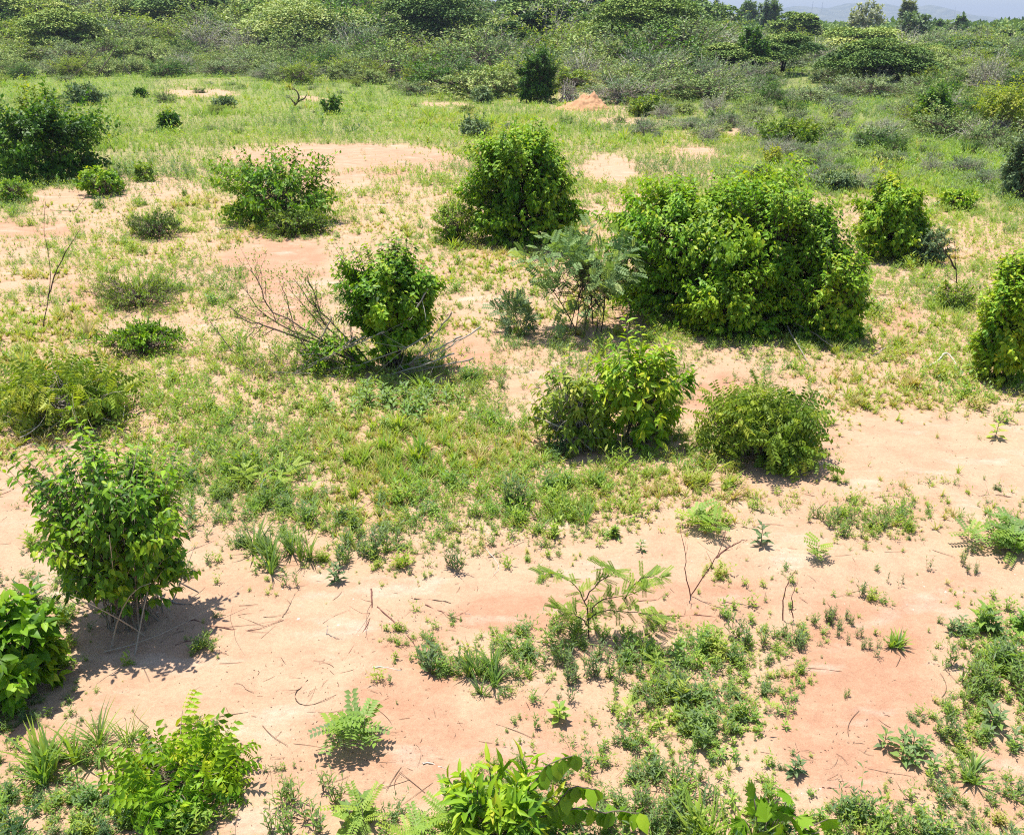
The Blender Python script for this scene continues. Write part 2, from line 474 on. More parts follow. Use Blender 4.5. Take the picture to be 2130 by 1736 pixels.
def build_ground():
    th = np.concatenate([np.arange(-180, -52, 4.0), np.arange(-52, 52, .2), np.arange(52, 180, 4.0)])
    th = np.radians(th)
    rr = np.concatenate([[0.02, .6, 1.2], np.geomspace(1.8, 120, 560), np.geomspace(125, 6500, 70)])
    A, Rr = np.meshgrid(th, rr)
    x = Rr * np.sin(A); y = Rr * np.cos(A); z = terr(x, y)
    n, m = Rr.shape
    V = np.stack([x, y, z], -1).reshape(-1, 3)
    i = np.arange(n - 1)[:, None]; j = np.arange(m)[None, :]; j2 = (j + 1) % m
    a = i * m + j; b = i * m + j2; c = (i + 1) * m + j2; d = (i + 1) * m + j
    T = np.concatenate([np.stack([a, b, c], -1).reshape(-1, 3), np.stack([a, c, d], -1).reshape(-1, 3)])
    px, py = proj(V[:, 0], V[:, 1], 0)
    front = (V[:, 1] > 1.2)
    cv = np.where(front, cover_full(px, py, V[:, 0], V[:, 1]), .5)
    wob = (vnoise(V[:, 0] * 1.7, V[:, 1] * 1.7, 9) - .5) * 60
    sal = np.where(front, blobs(px + wob, py + wob * .5, SALMON), 0)
    dist = np.hypot(V[:, 0], V[:, 1])
    cv = cv * ss((dist - 11) / 13)
    cv = np.where((py < 165) & front, np.maximum(cv, .95), cv)
    m_, nt, o = newmat('sandy_soil')
    L = nt.links.new
    tc = nt.nodes.new('ShaderNodeTexCoord')

    def noise(sc, det=4, rough=.6, st=(1, 1, 1)):
        mp = nt.nodes.new('ShaderNodeMapping'); mp.inputs['Scale'].default_value = st
        L(tc.outputs['Object'], mp.inputs['Vector'])
        q = nt.nodes.new('ShaderNodeTexNoise'); q.inputs['Scale'].default_value = sc
        q.inputs['Detail'].default_value = det; q.inputs['Roughness'].default_value = rough
        L(mp.outputs[0], q.inputs['Vector']); return q.outputs['Fac']

    def math_(op, a, b, c=None, clamp=False):
        q = nt.nodes.new('ShaderNodeMath'); q.operation = op; q.use_clamp = clamp
        for k, v in enumerate((a, b, c)):
            if v is None: continue
            if isinstance(v, (int, float)): q.inputs[k].default_value = v
            else: L(v, q.inputs[k])
        return q.outputs[0]

    def mix(f, a, b, mode='MIX'):
        q = nt.nodes.new('ShaderNodeMix'); q.data_type = 'RGBA'; q.blend_type = mode
        for k, v in ((0, f), (6, a), (7, b)):
            if isinstance(v, (int, float)): q.inputs[k].default_value = v
            elif isinstance(v, tuple): q.inputs[k].default_value = (*v, 1)
            else: L(v, q.inputs[k])
        return q.outputs[2]

    asal = nt.nodes.new('ShaderNodeAttribute'); asal.attribute_name = 'salmon'
    agr = nt.nodes.new('ShaderNodeAttribute'); agr.attribute_name = 'tint'
    n_big = noise(.55, 4, .6); n_mid = noise(3.2, 5, .65, (1, 1.5, 1)); n_fine = noise(38, 4, .75); n_grain = noise(170, 3, .7)
    f1 = math_('MULTIPLY_ADD', n_mid, 2.4, -1.05)
    f1 = math_('ADD', f1, math_('MULTIPLY', asal.outputs['Fac'], .75))
    f1 = math_('ADD', f1, math_('MULTIPLY_ADD', n_big, .9, -.42), clamp=True)
    col = mix(f1, (.53, .348, .225), (.46, .25, .155))
    # pale crust where water has stood
    cr = nt.nodes.new('ShaderNodeMapRange'); cr.inputs['From Min'].default_value = .56; cr.inputs['From Max'].default_value = .70
    L(noise(1.3, 5, .62, (1, 2.2, 1)), cr.inputs['Value'])
    col = mix(math_('MULTIPLY', cr.outputs[0], .55), col, (.63, .49, .385))
    # organic specks and thin damp-dried stains
    sk = nt.nodes.new('ShaderNodeMapRange'); sk.inputs['From Min'].default_value = .60; sk.inputs['From Max'].default_value = .74
    L(noise(23, 6, .75), sk.inputs['Value'])
    col = mix(math_('MULTIPLY', sk.outputs[0], .45), col, (.30, .19, .12))
    st_ = nt.nodes.new('ShaderNodeMapRange'); st_.inputs['From Min'].default_value = .50; st_.inputs['From Max'].default_value = .72
    L(noise(2.3, 7, .72, (1, 1.8, 1)), st_.inputs['Value'])
    col = mix(math_('MULTIPLY', st_.outputs[0], .30), col, (.40, .245, .15))
    gr = nt.nodes.new('ShaderNodeMapRange'); gr.inputs['From Min'].default_value = .3; gr.inputs['From Max'].default_value = .72
    gr.inputs['To Min'].default_value = .80; gr.inputs['To Max'].default_value = 1.12
    L(n_grain, gr.inputs['Value'])
    fr = nt.nodes.new('ShaderNodeMapRange'); fr.inputs['From Min'].default_value = .3; fr.inputs['From Max'].default_value = .7
    fr.inputs['To Min'].default_value = .86; fr.inputs['To Max'].default_value = 1.1
    L(n_fine, fr.inputs['Value'])
    cc = nt.nodes.new('ShaderNodeCombineColor'); v = math_('MULTIPLY', gr.outputs[0], fr.outputs[0])
    for k in range(3): L(v, cc.inputs[k])
    col = mix(1.0, col, cc.outputs[0], 'MULTIPLY')
    # thatch and seedlings between the herbs
    th_ = nt.nodes.new('ShaderNodeMapRange'); th_.inputs['From Min'].default_value = .42; th_.inputs['From Max'].default_value = .95
    L(math_('ADD', agr.outputs['Fac'], math_('MULTIPLY_ADD', noise(9, 4, .7), .6, -.3)), th_.inputs['Value'])
    gcol = mix(noise(5, 4, .7), (.10, .175, .03), (.20, .265, .06))
    col = mix(math_('MULTIPLY', th_.outputs[0], .88), col, gcol)
    p = nt.nodes.new('ShaderNodeBsdfPrincipled'); p.inputs['Roughness'].default_value = .92; p.inputs['Specular IOR Level'].default_value = .15
    L(col, p.inputs['Base Color'])
    hgt = math_('ADD', math_('MULTIPLY', n_fine, .6), math_('MULTIPLY', n_grain, .25))
    bp = nt.nodes.new('ShaderNodeBump'); bp.inputs['Strength'].default_value = .8; bp.inputs['Distance'].default_value = .02
    L(hgt, bp.inputs['Height']); L(bp.outputs[0], p.inputs['Normal'])
    L(p.outputs[0], o.inputs['Surface'])
    g = Geo().add(V, T, cv)
    ob = obj('ground', g, m_, extra={'salmon': sal})
    tag(ob, 'bare cream and salmon sandy soil under the whole clearing', 'ground', kind='structure')


build_ground()

# ------------------------------------------------------------------ herb prototypes (for the ground cover)
def herb_weed(r, h, lL=.3, lW=.24, stems=5, per=8, tmpl=LEAF4, t0=.45, spread=.35):
    """upright stems with ascending lance-shaped leaves"""
    lf, st = Geo(), Geo()
    a = r.uniform(0, 6.28, stems)
    B = np.stack([np.cos(a), np.sin(a), np.zeros(stems)], -1) * (.12 * h * r.random((stems, 1)))
    hh = h * r.uniform(.6, 1.05, stems)
    E = np.stack([np.cos(a) * spread * r.random(stems), np.sin(a) * spread * r.random(stems), np.ones(stems)], -1) * hh[:, None]
    Mm = (B + E) / 2 + r.normal(0, .06 * h, (stems, 3))
    tt = np.clip(np.linspace(.12, 1, per)[None] + r.normal(0, .04, (stems, per)), 0, 1)[..., None]
    P = B[:, None] * (1 - tt) ** 2 + 2 * Mm[:, None] * tt * (1 - tt) + E[:, None] * tt * tt
    az = r.uniform(0, 6.28, (stems, 1)) + np.arange(per)[None] * 2.5
    side = np.stack([np.cos(az), np.sin(az), np.zeros_like(az)], -1)
    X = side * r.uniform(.5, 1.1, (stems, per, 1)) + np.array([0, 0, 1.0]) * r.uniform(.35, 1.1, (stems, per, 1))
    Z = np.array([0, 0, 1.0]) - side * .7 + r.normal(0, .3, P.shape)
    sz = r.uniform(.6, 1.15, stems * per) * (1 - .35 * tt.reshape(-1))
    place(lf, tmpl, P.reshape(-1, 3), X.reshape(-1, 3), Z.reshape(-1, 3), lL * h * sz, lL * lW * h * sz,
          np.clip(t0 + r.normal(0, .1, stems * per), 0, 1))
    tubes(st, bez(B, Mm, E, 4), np.linspace(1, .4, 4)[None] * .016 * h ** .7 * .35, 3, r.uniform(.3, .9, stems))
    return lf, st


def herb_grass(r, h, n=18, w=.045, t0=.5, lay=.5):
    lf, st = Geo(), Geo()
    a = r.uniform(0, 6.28, n)
    s = np.stack([np.cos(a), np.sin(a), np.zeros(n)], -1)
    P = s * .08 * h * r.random((n, 1))
    X = s * r.uniform(.1, .9 * lay + .1, (n, 1)) + [0, 0, 1]
    Z = s * -.6 + np.array([0, 0, 1.0]) + r.normal(0, .25, (n, 3))
    sz = r.uniform(.55, 1.1, n)
    place(lf, BLADE, P, X, Z, h * sz, w * h, np.clip(t0 + r.normal(0, .1, n), 0, 1))
    return lf, st


def herb_forb(r, h, n=12, t0=.5, tmpl=LEAF5, wr=.42):
    lf, st = Geo(), Geo()
    k = np.arange(n); a = k * 2.4 + r.uniform(0, 6)
    s = np.stack([np.cos(a), np.sin(a), np.zeros(n)], -1)
    z = h * (.15 + .8 * k / n)
    P = np.stack([np.zeros(n), np.zeros(n), z], -1) + s * .02 * h
    X = s + np.stack([0 * z, 0 * z, .1 + .9 * k / n], -1) + r.normal(0, .12, (n, 3))
    Z = np.array([0, 0, 1.0]) - s * .3
    L = h * .62 * (1 - .45 * k / n) * r.uniform(.8, 1.1, n)
    place(lf, tmpl, P, X, Z, L, L * wr, np.clip(t0 + r.normal(0, .08, n), 0, 1))
    tubes(st, np.array([[[0, 0, -.02], [.01 * h, 0, h * .5], [0, 0, h]]]), np.array([[.02, .016, .008]]) * h, 4, .5)
    return lf, st


def herb_fern(r, h, n=7, t0=.55, tmpl=FEATH, wide=.9, rise=.8):
    lf, st = Geo(), Geo()
    a = np.arange(n) * 2.4 + r.uniform(0, 6)
    s = np.stack([np.cos(a), np.sin(a), np.zeros(n)], -1)
    z = h * r.uniform(.25, 1, n)
    P = np.stack([0 * z, 0 * z, z], -1)
    X = s * wide + np.stack([0 * z, 0 * z, rise * r.uniform(-.1, .6, n)], -1)
    place(lf, tmpl, P, X, np.array([[0, 0, 1.0]]) + r.normal(0, .2, (n, 3)), h * r.uniform(.6, 1.0, n), h * .8, np.clip(t0 + r.normal(0, .07, n), 0, 1))
    tubes(st, np.array([[[0, 0, -.02], [.03 * h, .02 * h, h * .5], [0, 0, h]]]), np.array([[.016, .012, .006]]) * h, 4, .5)
    return lf, st


def scatter(geo, protos, which, x, y, sc, rz, dt, tilt=0):
    z = terr(x, y)
    for k, pr in enumerate(protos):
        V, T, A = pr
        idx = np.nonzero(which == k)[0]
        if len(idx) == 0 or len(V) == 0: continue
        c = np.cos(rz[idx])[:, None]; s = np.sin(rz[idx])[:, None]; q = sc[idx][:, None]
        X = (V[None, :, 0] * c - V[None, :, 1] * s) * q + x[idx][:, None]
        Y = (V[None, :, 0] * s + V[None, :, 1] * c) * q + y[idx][:, None]
        Z = V[None, :, 2] * q + z[idx][:, None] - .004
        TT = T[None] + (np.arange(len(idx)) * len(V))[:, None, None]
        geo.add(np.stack([X, Y, Z], -1), TT, np.clip((A[None] + dt[idx][:, None]), 0, 1))


def both(p):
    """leaf and stem geometry of a herb in one array set (stems use the straw end of the ramp)"""
    lf, st = p
    V, T, A = lf.get(); V2, T2, A2 = st.get()
    return np.concatenate([V, V2]), np.concatenate([T, T2 + len(V)]), np.concatenate([A, A2 * 0 + .62])


def make_protos(seed, fine):
    r = np.random.default_rng(seed)
    P = []
    tl = LEAF5 if fine == 2 else LEAF4
    k = {2: 1.0, 1: .8, 0: .45}[fine]
    for i in range(6): P.append(both(herb_weed(r, .95 if i % 2 else .8, .40 if i % 3 else .55, .27 if i % 3 else .2, max(3, int((4 + i % 4) * k)), max(4, int((6 + i % 3) * k)), tl, .27, [.35, 1.3, .6, 1.0, .3, 1.7][i])))      # 0-5 grey-green weed
    for i in range(5): P.append(both(herb_weed(r, .75, .44, .36, max(3, int(6 * k)), max(4, int(6 * k)), tl, .46, .8)))   # 6-10 green weed
    for i in range(5): P.append(both(herb_grass(r, 1.1, int(24 * k), .05, .52)))                                          # 11-15 grass
    for i in range(4): P.append(both(herb_grass(r, .8, int(18 * k), .09, .64, .9)))                                       # 16-19 yellow broad grass
    for i in range(4): P.append(both(herb_forb(r, .7, max(6, int(12 * k)), .4)))                                          # 20-23 forb
    for i in range(3): P.append(both(herb_fern(r, .7, max(4, int(7 * k)), .6, FEATH if fine else PINN_UP)))               # 24-26 feathery
    for i in range(4): P.append(both(herb_weed(r, .45, .45, .4, 2, 3, tl, .35)))                                          # 27-30 seedlings
    return P


FAM = [np.arange(0, 6), np.arange(6, 11), np.arange(11, 16), np.arange(16, 20), np.arange(20, 24), np.arange(24, 27), np.arange(27, 31)]


def ground_cover(name, label, seed, fine, y0, y1, n, smin, smax, dscale, gain, mixw, tint_shift=0.0, bias=1.0, f0=1, f1=1, ncl=0, clr=.09, feet=0):
    r = np.random.default_rng(seed)
    mw = np.array(mixw)

    def cand(n):
        px = r.uniform(-380, W + 380, n); py = y0 + (y1 - y0) * r.random(n) ** bias
        x, y = flatG(px, py)
        return x, y

    def accept(x, y, gain):
        px, py = proj(x, y, 0)
        c = cover_full(px, py, x, y)
        fr = np.where(y > 18, .35, 1.0)
        nz = .5 * vnoise(x * 3.1 * fr, y * 3.1 * fr, seed + 1) + .3 * vnoise(x * 8.5 * fr, y * 8.5 * fr, seed + 2) + .2 * vnoise(x * .9, y * .9, seed + 3)
        pr = np.clip((c - .02) * gain * np.clip((nz - .5 + c * (.62 if fine != 1 else .57)) * (3.4 if fine != 1 else 4.2), 0.03, 1.3), 0, 1)
        pr = pr * ss((py - y0) / f0) * ss((y1 - py) / f1)
        return r.random(len(x)) < pr, c

    def species(x, y):
        fr = .9 if fine else .35
        sp = np.stack([vnoise(x * fr, y * fr, 40 + i) ** 2.2 * w for i, w in enumerate(mw)], -1)
        return np.argmax(sp + r.random(sp.shape) * .5 * mw, -1)
    x, y = cand(n)
    k, c = accept(x, y, gain)
    x, y, c = x[k], y[k], c[k]
    f = species(x, y); own = np.ones(len(x)); dtc = r.normal(0, .08, len(x))
    if ncl:                                   # patches of one kind that grew together
        cx, cy = cand(ncl); k, cc = accept(cx, cy, gain * 1.1); cx, cy, cc = cx[k], cy[k], cc[k]
        for fx, fy, fr in FEET if feet else ():
            m_ = int(feet * min(fr, 1.3)); a = r.uniform(0, 6.28, m_); q = fr * r.uniform(.7, 1.2, m_)
            qx, qy = fx + np.cos(a) * q, fy + np.sin(a) * q; qp = proj(qx, qy, 0)[1]
            k = (qp > y0 + f0) & (qp < y1 - f1)
            cx = np.concatenate([cx, qx[k]]); cy = np.concatenate([cy, qy[k]]); cc = np.concatenate([cc, np.full(k.sum(), .6)])
        m = (r.gamma(1.3, 6, len(cx)) + 2).astype(int); id_ = np.repeat(np.arange(len(cx)), m)
        sp = r.uniform(.4, 1.4, len(cx)) * clr
        ang = r.uniform(0, 6.28, len(id_)); rr = np.abs(r.normal(0, 1, len(id_))) * sp[id_]
        el = r.uniform(.4, 1, len(cx))[id_]; ro = r.uniform(0, 3.14, len(cx))[id_]
        ax, ay = np.cos(ang) * rr, np.sin(ang) * rr * el
        x2 = cx[id_] + ax * np.cos(ro) - ay * np.sin(ro); y2 = cy[id_] + ax * np.sin(ro) + ay * np.cos(ro)
        f2 = species(cx, cy)[id_]
        own2 = r.choice([.6, .85, 1.1, 1.5, 1.9], len(cx), p=[.2, .3, .25, .17, .08])[id_] * (1.15 - .35 * np.clip(rr / sp[id_], 0, 2))
        dt2 = (r.normal(0, .13, len(cx)))[id_] + r.normal(0, .05, len(id_))
        x = np.concatenate([x, x2]); y = np.concatenate([y, y2]); f = np.concatenate([f, f2]); c = np.concatenate([c, cc[id_]])
        own = np.concatenate([own, own2]); dtc = np.concatenate([dtc, dt2])
    n = len(x)
    which = np.array([r.choice(FAM[i]) for i in f])
    d = np.hypot(x, y)
    sc = r.uniform(smin, smax, n) * (1 + dscale * d) * (.6 + .6 * c) * own * r.choice([.45, .7, 1, 1.1, 1.5], n)
    dt = dtc + .32 * (r.random(n) < (.07 if fine else .04)) + (vnoise(x * .5, y * .5, 77) - .5) * .34 * (1 if fine else .8) + tint_shift
    dt = dt - .20 * ss((x - 6 - .12 * y) / 6) * ss((y - 15) / 6) * (1 - ss((y - 55) / 20))
    g = Geo()
    scatter(g, make_protos(seed + 5, fine), which, x, y, sc, r.uniform(0, 6.28, n), dt)
    o = obj(name, g, M['herb'])
    tag(o, label, 'ground plants', kind='stuff')
    return o


FEET = []      # foot and reach of each near shrub: weeds and litter gather there

# ------------------------------------------------------------------ named shrubs
def shrub_at(name, label, cat, cx, by, wpx, ty, mats=('fresh', 'bark'), seed=1, depth=.85, group=None, fore=.75, **kw):
    P = G(cx, by)
    ry = wpx / 2 * mpp(P) * depth
    y = P[1] + ry * fore
    mid = UP(cx, (by + ty) / 2, y)
    rx = wpx / 2 * mpp(mid) * .95
    P = np.array([mid[0], y, 0.0]); P[2] = terr(P[0], P[1])
    top = UP(cx, ty, P[1] + 0.15 * ry)
    h = max(.12, float(top[2] - P[2]))
    root = thing(name, label, cat, P, 0, group)
    if P[1] < 22: FEET.append((P[0], P[1], rx))
    lf, st = shrub_geo(seed, rx, ry, h, **kw)
    obj('foliage', lf, M[mats[0]], root)
    obj('stems', st, M[mats[1]], root)
    return root, P, (rx, ry, h)


S = shrub_at
S('shrub', 'rounded green shrub with bare tangled stems at its foot, shading sand at the left', 'shrub',
  250, 1340, 440, 915, ('fresh', 'bark_tan'), 21, .8, nt=760, lpt=7, L=.066, Wd=.032, droop=.8, tmpl=LEAF8, vase=.5, zb=.13, zlo=-.6, skirt=0.03, dome=.5,
  n_stems=46, stem_r=.007, twig_r=.0018, base_r=.16, shoots=.2, shoot_len=.16, amp=.22, tlen=.42, fore=.5, tint0=.36, deep=.4, dead=14)
S('shrub', 'broad-leaved bluish green shrub cut off by the left edge below the rounded shrub', 'shrub',
  0, 1470, 240, 1250, ('fresh', 'bark'), 22, .9, nt=200, lpt=7, L=.10, Wd=.062, droop=.35, tmpl=LEAF8, tint0=.36, base_r=.1, fore=.5)
S('shrub', 'low light green shrub with big drooping leaves on pink sand at bottom left', 'shrub',
  365, 1690, 310, 1560, ('fresh', 'bark'), 23, .8, nt=80, lpt=4, L=.15, Wd=.16, droop=.25, tmpl=PINN, tint0=.46, zb=.1, shoots=0, deep=.55, fore=.5, n_stems=8, stem_r=.005)
S('shrub', 'sprawling droopy yellow-green shrub over a heap of dead sticks at the left', 'shrub',
  130, 905, 290, 765, ('olive', 'dry'), 24, .7, nt=170, lpt=5, L=.17, Wd=.17, droop=.35, tmpl=PINN, tint0=.62, n_stems=20, stem_r=.008, dead=30, zb=.25, base_r=.3, twig_k=3)
S('shrub', 'tall bright green shrub with large glossy leaves in front of the feathery grey-green one', 'shrub',
  1330, 950, 230, 672, ('fresh', 'bark'), 25, .85, nt=210, lpt=8, L=.105, Wd=.042, droop=.55, tmpl=LEAF8, tint0=.56, amp=.2, shoots=.12, shoot_len=.12, tlen=.4)
S('shrub', 'droopy shrub with narrow folded leaves and grey stems leaning left from the glossy one', 'shrub',
  1195, 955, 190, 745, ('olive', 'dry'), 26, .8, nt=170, lpt=7, L=.085, Wd=.034, droop=.8, tmpl=LEAF8, tint0=.55, n_stems=22, dead=14, amp=.3)
S('shrub', 'low mounded shrub with hanging compound leaves on sand, right of the glossy one', 'shrub',
  1590, 990, 270, 802, ('olive', 'bark'), 27, .85, nt=190, lpt=5, L=.16, Wd=.17, droop=.5, tmpl=PINN, tint0=.50, n_stems=12, amp=.2, shoots=.08, shoot_len=.15)
# great clump right of centre
S('shrub', 'largest dense dark green bush in the clearing, its left crown tallest', 'shrub',
  1470, 690, 480, 338, ('fresh', 'bark_dark'), 31, .8, nt=2900, lpt=9, L=.082, Wd=.044, droop=.8, lumps=22, amp=.24, tint0=.38, n_stems=24, stem_r=.02, tlen=.26, deep=.35, zlo=-.9, shoots=.10, shoot_len=.13, twig_r=.002)
S('shrub', 'dull dark green bush joined to the right flank of the largest bush', 'shrub',
  1655, 705, 240, 345, ('fresh', 'bark_dark'), 32, .85, nt=1500, lpt=9, L=.072, Wd=.038, droop=.7, lumps=16, amp=.25, tint0=.34, n_stems=14, stem_r=.016, tlen=.28, deep=.4, zlo=-.9, shoots=.02, shoot_len=.1)
S('shrub', 'bright leafy bush at the front right corner of the largest bush', 'shrub',
  1735, 722, 170, 500, ('fresh', 'bark'), 33, .85, nt=700, lpt=9, L=.072, Wd=.036, droop=.7, lumps=12, amp=.25, tint0=.52, tlen=.3, deep=.4, zlo=-.9)
S('shrub', 'leafy low bush hanging over the front foot of the largest bush', 'shrub',
  1530, 715, 250, 545, ('fresh', 'bark_dark'), 34, .6, nt=900, lpt=9, L=.074, Wd=.038, droop=.75, lumps=14, amp=.25, tint0=.50, tlen=.3, deep=.4, zlo=-.8)
S('shrub', 'tall rounded dark green bush standing alone on sand in the middle of the clearing', 'shrub',
  1085, 522, 270, 238, ('fresh', 'bark_dark'), 35, .85, nt=2200, lpt=9, L=.095, Wd=.052, droop=.75, lumps=16, amp=.25, tint0=.42, tlen=.28, deep=.4, zlo=-.9, shoots=.1, shoot_len=.12, n_stems=18, stem_r=.018)
S('shrub', 'small lighter bush crouching at the left foot of the tall rounded bush', 'shrub',
  945, 512, 110, 405, ('fresh', 'bark'), 36, .9, nt=420, lpt=8, L=.05, Wd=.024, droop=.4, amp=.25, tint0=.5, tlen=.3)
S('shrub', 'upright light green bush alone to the right of the largest bush', 'shrub',
  1862, 548, 165, 355, ('fresh', 'bark_dark'), 37, .85, nt=1300, lpt=9, L=.085, Wd=.044, droop=.8, amp=.22, tint0=.52, tlen=.3, deep=.4, zlo=-.9, shoots=.08, shoot_len=.12)
S('shrub', 'small dull grey-green shrub against the right foot of the upright light green bush', 'shrub',
  1935, 556, 85, 470, ('grey', 'bark'), 38, .9, nt=300, lpt=8, L=.05, Wd=.028, droop=.3, tint0=.2)
S('shrub', 'upright yellow-green bush cut by the right edge with shaded sand below it', 'shrub',
  2115, 815, 175, 492, ('fresh', 'bark_dark'), 39, .9, nt=1000, lpt=9, L=.074, Wd=.036, droop=.7, lumps=12, amp=.28, tint0=.54, vase=.25, zb=.05, zlo=-.85, tlen=.32, deep=.4, shoots=.12, shoot_len=.14, n_stems=22)
S('shrub', 'low weedy shrub just left of the bush on the right edge', 'shrub',
  1985, 648, 100, 585, ('olive', 'bark'), 40, .9, nt=150, lpt=7, L=.06, Wd=.026, droop=.2, tint0=.5, bare=.2)
S('shrub', 'open shrub with several leafy shoots standing on the pale sand patch left of centre', 'shrub',
  575, 478, 235, 315, ('fresh', 'bark_dark'), 41, .8, nt=620, lpt=8, L=.10, Wd=.058, droop=.4, amp=.4, lumps=12, tint0=.36, shoots=.10, shoot_len=.45, tlen=.4, n_stems=14, skirt=.25, vase=-.35)
S('shrub', 'low spreading grey-green shrub in front of the open shrub left of centre', 'shrub',
  615, 497, 185, 430, ('olive', 'bark'), 42, .7, nt=460, lpt=8, L=.06, Wd=.03, droop=.2, tint0=.30, amp=.3)
S('shrub', 'dark round-leaved bush with a tall shoot at the left edge of the clearing', 'shrub',
  85, 388, 300, 195, ('deep', 'bark_dark'), 43, .8, nt=1100, lpt=8, L=.12, Wd=.08, droop=.3, lumps=14, amp=.35, tint0=.42, shoots=.1, shoot_len=.3, tlen=.3, zlo=-.9, deep=.45)
S('shrub', 'yellowish shoots rising behind the dark round-leaved bush at the left', 'shrub',
  75, 330, 110, 150, ('gold', 'bark_dark'), 44, .8, nt=110, lpt=8, L=.13, Wd=.08, droop=.3, amp=.3, tint0=.4, bare=.1, shoots=.2)
S('shrub', 'small round-leaved shrub on sand at the right foot of the dark left bush', 'shrub',
  215, 412, 105, 345, ('fresh', 'bark'), 45, .9, nt=150, lpt=7, L=.10, Wd=.065, droop=.3, tint0=.42)
S('shrub', 'knee-high leafy seedling bush alone on the pale sand, right of the round-leaved shrub', 'shrub',
  300, 380, 60, 338, ('olive', 'bark'), 46, .9, nt=46, lpt=6, L=.12, Wd=.07, droop=.45, tint0=.35)
S('shrub', 'low green shrub at the left edge below the dark round-leaved bush', 'shrub',
  20, 425, 90, 365, ('fresh', 'bark'), 47, .9, nt=210, lpt=8, L=.06, Wd=.03, droop=.3, tint0=.45)
S('shrub', 'low wiry grey-green mat of shrub on grass left of the salmon sand', 'shrub',
  320, 503, 160, 436, ('olive', 'bark'), 48, .7, nt=380, lpt=7, L=.045, Wd=.02, droop=.0, tint0=.12, amp=.35)
S('shrub', 'rounded green mat of shrub in the grass, left of the splayed bare branches', 'shrub',
  300, 752, 210, 665, ('fresh', 'bark'), 49, .8, nt=360, lpt=8, L=.05, Wd=.019, droop=-.1, tint0=.38, amp=.3, zlo=-.3)
S('shrub', 'light grey-green low shrub in the middle of the left grass', 'shrub',
  290, 655, 240, 575, ('olive', 'bark'), 50, .8, nt=380, lpt=8, L=.045, Wd=.015, droop=-.2, tint0=.42, amp=.3, bare=.15, zlo=-.3)


# feathery shrub in the centre
def feathery():
    P = G(1215, 705); P[1] += .25; P[2] = terr(P[0], P[1])
    root = thing('shrub', 'loose feathery grey-green shrub on thin stems in front of the largest bush', 'shrub', P)
    lf, st = shrub_geo(61, .74, .5, 1.16, nt=105, lpt=5, L=.16, Wd=.20, droop=-.02, tmpl=PINN_UP, amp=.35, tint0=.48, zb=.34, n_stems=9, skirt=.1, upn=1.6,
                       stem_r=.008, base_r=.22, shoots=.15, shoot_len=.2, side=.9, twig_r=.0025)
    obj('foliage', lf, M['feather'], root); obj('stems', st, M['bark_dark'], root)
    P = G(1075, 690); root = thing('shrub', 'knee-high round-leaved sprig left of the feathery shrub', 'shrub', P)
    lf, st = shrub_geo(62, .24, .2, .42, nt=26, lpt=5, L=.15, Wd=.15, droop=.1, tmpl=PINN_UP, tint0=.3, zb=.25, n_stems=4, stem_r=.005)
    obj('foliage', lf, M['grey'], root); obj('stems', st, M['bark'], root)


feathery()


# ------------------------------------------------------------------ bare wood
def wob(pts, m, r, amp):
    pts = np.asarray(pts, float)
    s = np.linspace(0, len(pts) - 1, m); i = np.clip(s.astype(int), 0, len(pts) - 2); f = (s - i)[:, None]
    p0 = pts[np.clip(i - 1, 0, None)]; p1 = pts[i]; p2 = pts[i + 1]; p3 = pts[np.clip(i + 2, None, len(pts) - 1)]
    q = .5 * (2 * p1 + (p2 - p0) * f + (2 * p0 - 5 * p1 + 4 * p2 - p3) * f ** 2 + (3 * p1 - p0 - 3 * p2 + p3) * f ** 3)
    q[1:-1] += r.normal(0, amp, (m - 2, 3))
    return q


def branch(geo, pts, r0, r, subs=4, sub_len=.35, lvl=1, m=10, amp=.004, up=0.3, tint=.5):
    """a bent tapering branch with side twigs; returns the twig ends"""
    p = wob(pts, m, r, amp)
    tubes(geo, p[None], (np.linspace(1, .3, m) * r0)[None], 6 if r0 > .006 else 4, tint)
    ends = [p[-1]]
    tot = np.linalg.norm(np.diff(p, axis=0), axis=1).sum()
    for _ in range(subs):
        i = r.integers(m // 4, m - 1)
        t = nrm(p[i + 1] - p[i - 1])
        d = nrm(t + r.normal(0, .55, 3) + [0, 0, up])
        ln = tot * sub_len * r.uniform(.4, 1.1)
        q = [p[i], p[i] + d * ln * .5 + r.normal(0, .05, 3) * ln, p[i] + d * ln + np.array([0, 0, up * .2]) * ln]
        for z in q[1:]: z[2] = max(z[2], p[:, 2].min() * .5 + .004)
        rr = r0 * (1 - .7 * i / m) * .55
        if lvl > 0: ends += branch(geo, q, rr, r, max(1, subs // 2), .45, lvl - 1, 6, amp * .6, up, tint)
        else:
            tubes(geo, wob(q, 5, r, amp * .3)[None], (np.linspace(1, .35, 5) * rr)[None], 3, tint); ends.append(q[-1])
    return ends


def stick(name, label, px, r0, mat='dry', seed=0, lift=.001, subs=2, up=.05, cat='stick', sub_len=.4, lvl=0, group=None):
    r = np.random.default_rng(seed)
    pts = []
    for q in px:
        g = G(q[0], q[1]); g[2] += lift + (q[2] if len(q) > 2 else 0); pts.append(g)
    o = np.array([pts[0][0], pts[0][1], pts[0][2]])
    g = Geo()
    branch(g, [p - o for p in pts], r0 * .75, r, subs, sub_len, lvl, 12, .003, up, .5)
    ob = obj(name, g, M[mat]); ob.location = o
    return tag(ob, label, cat, group)


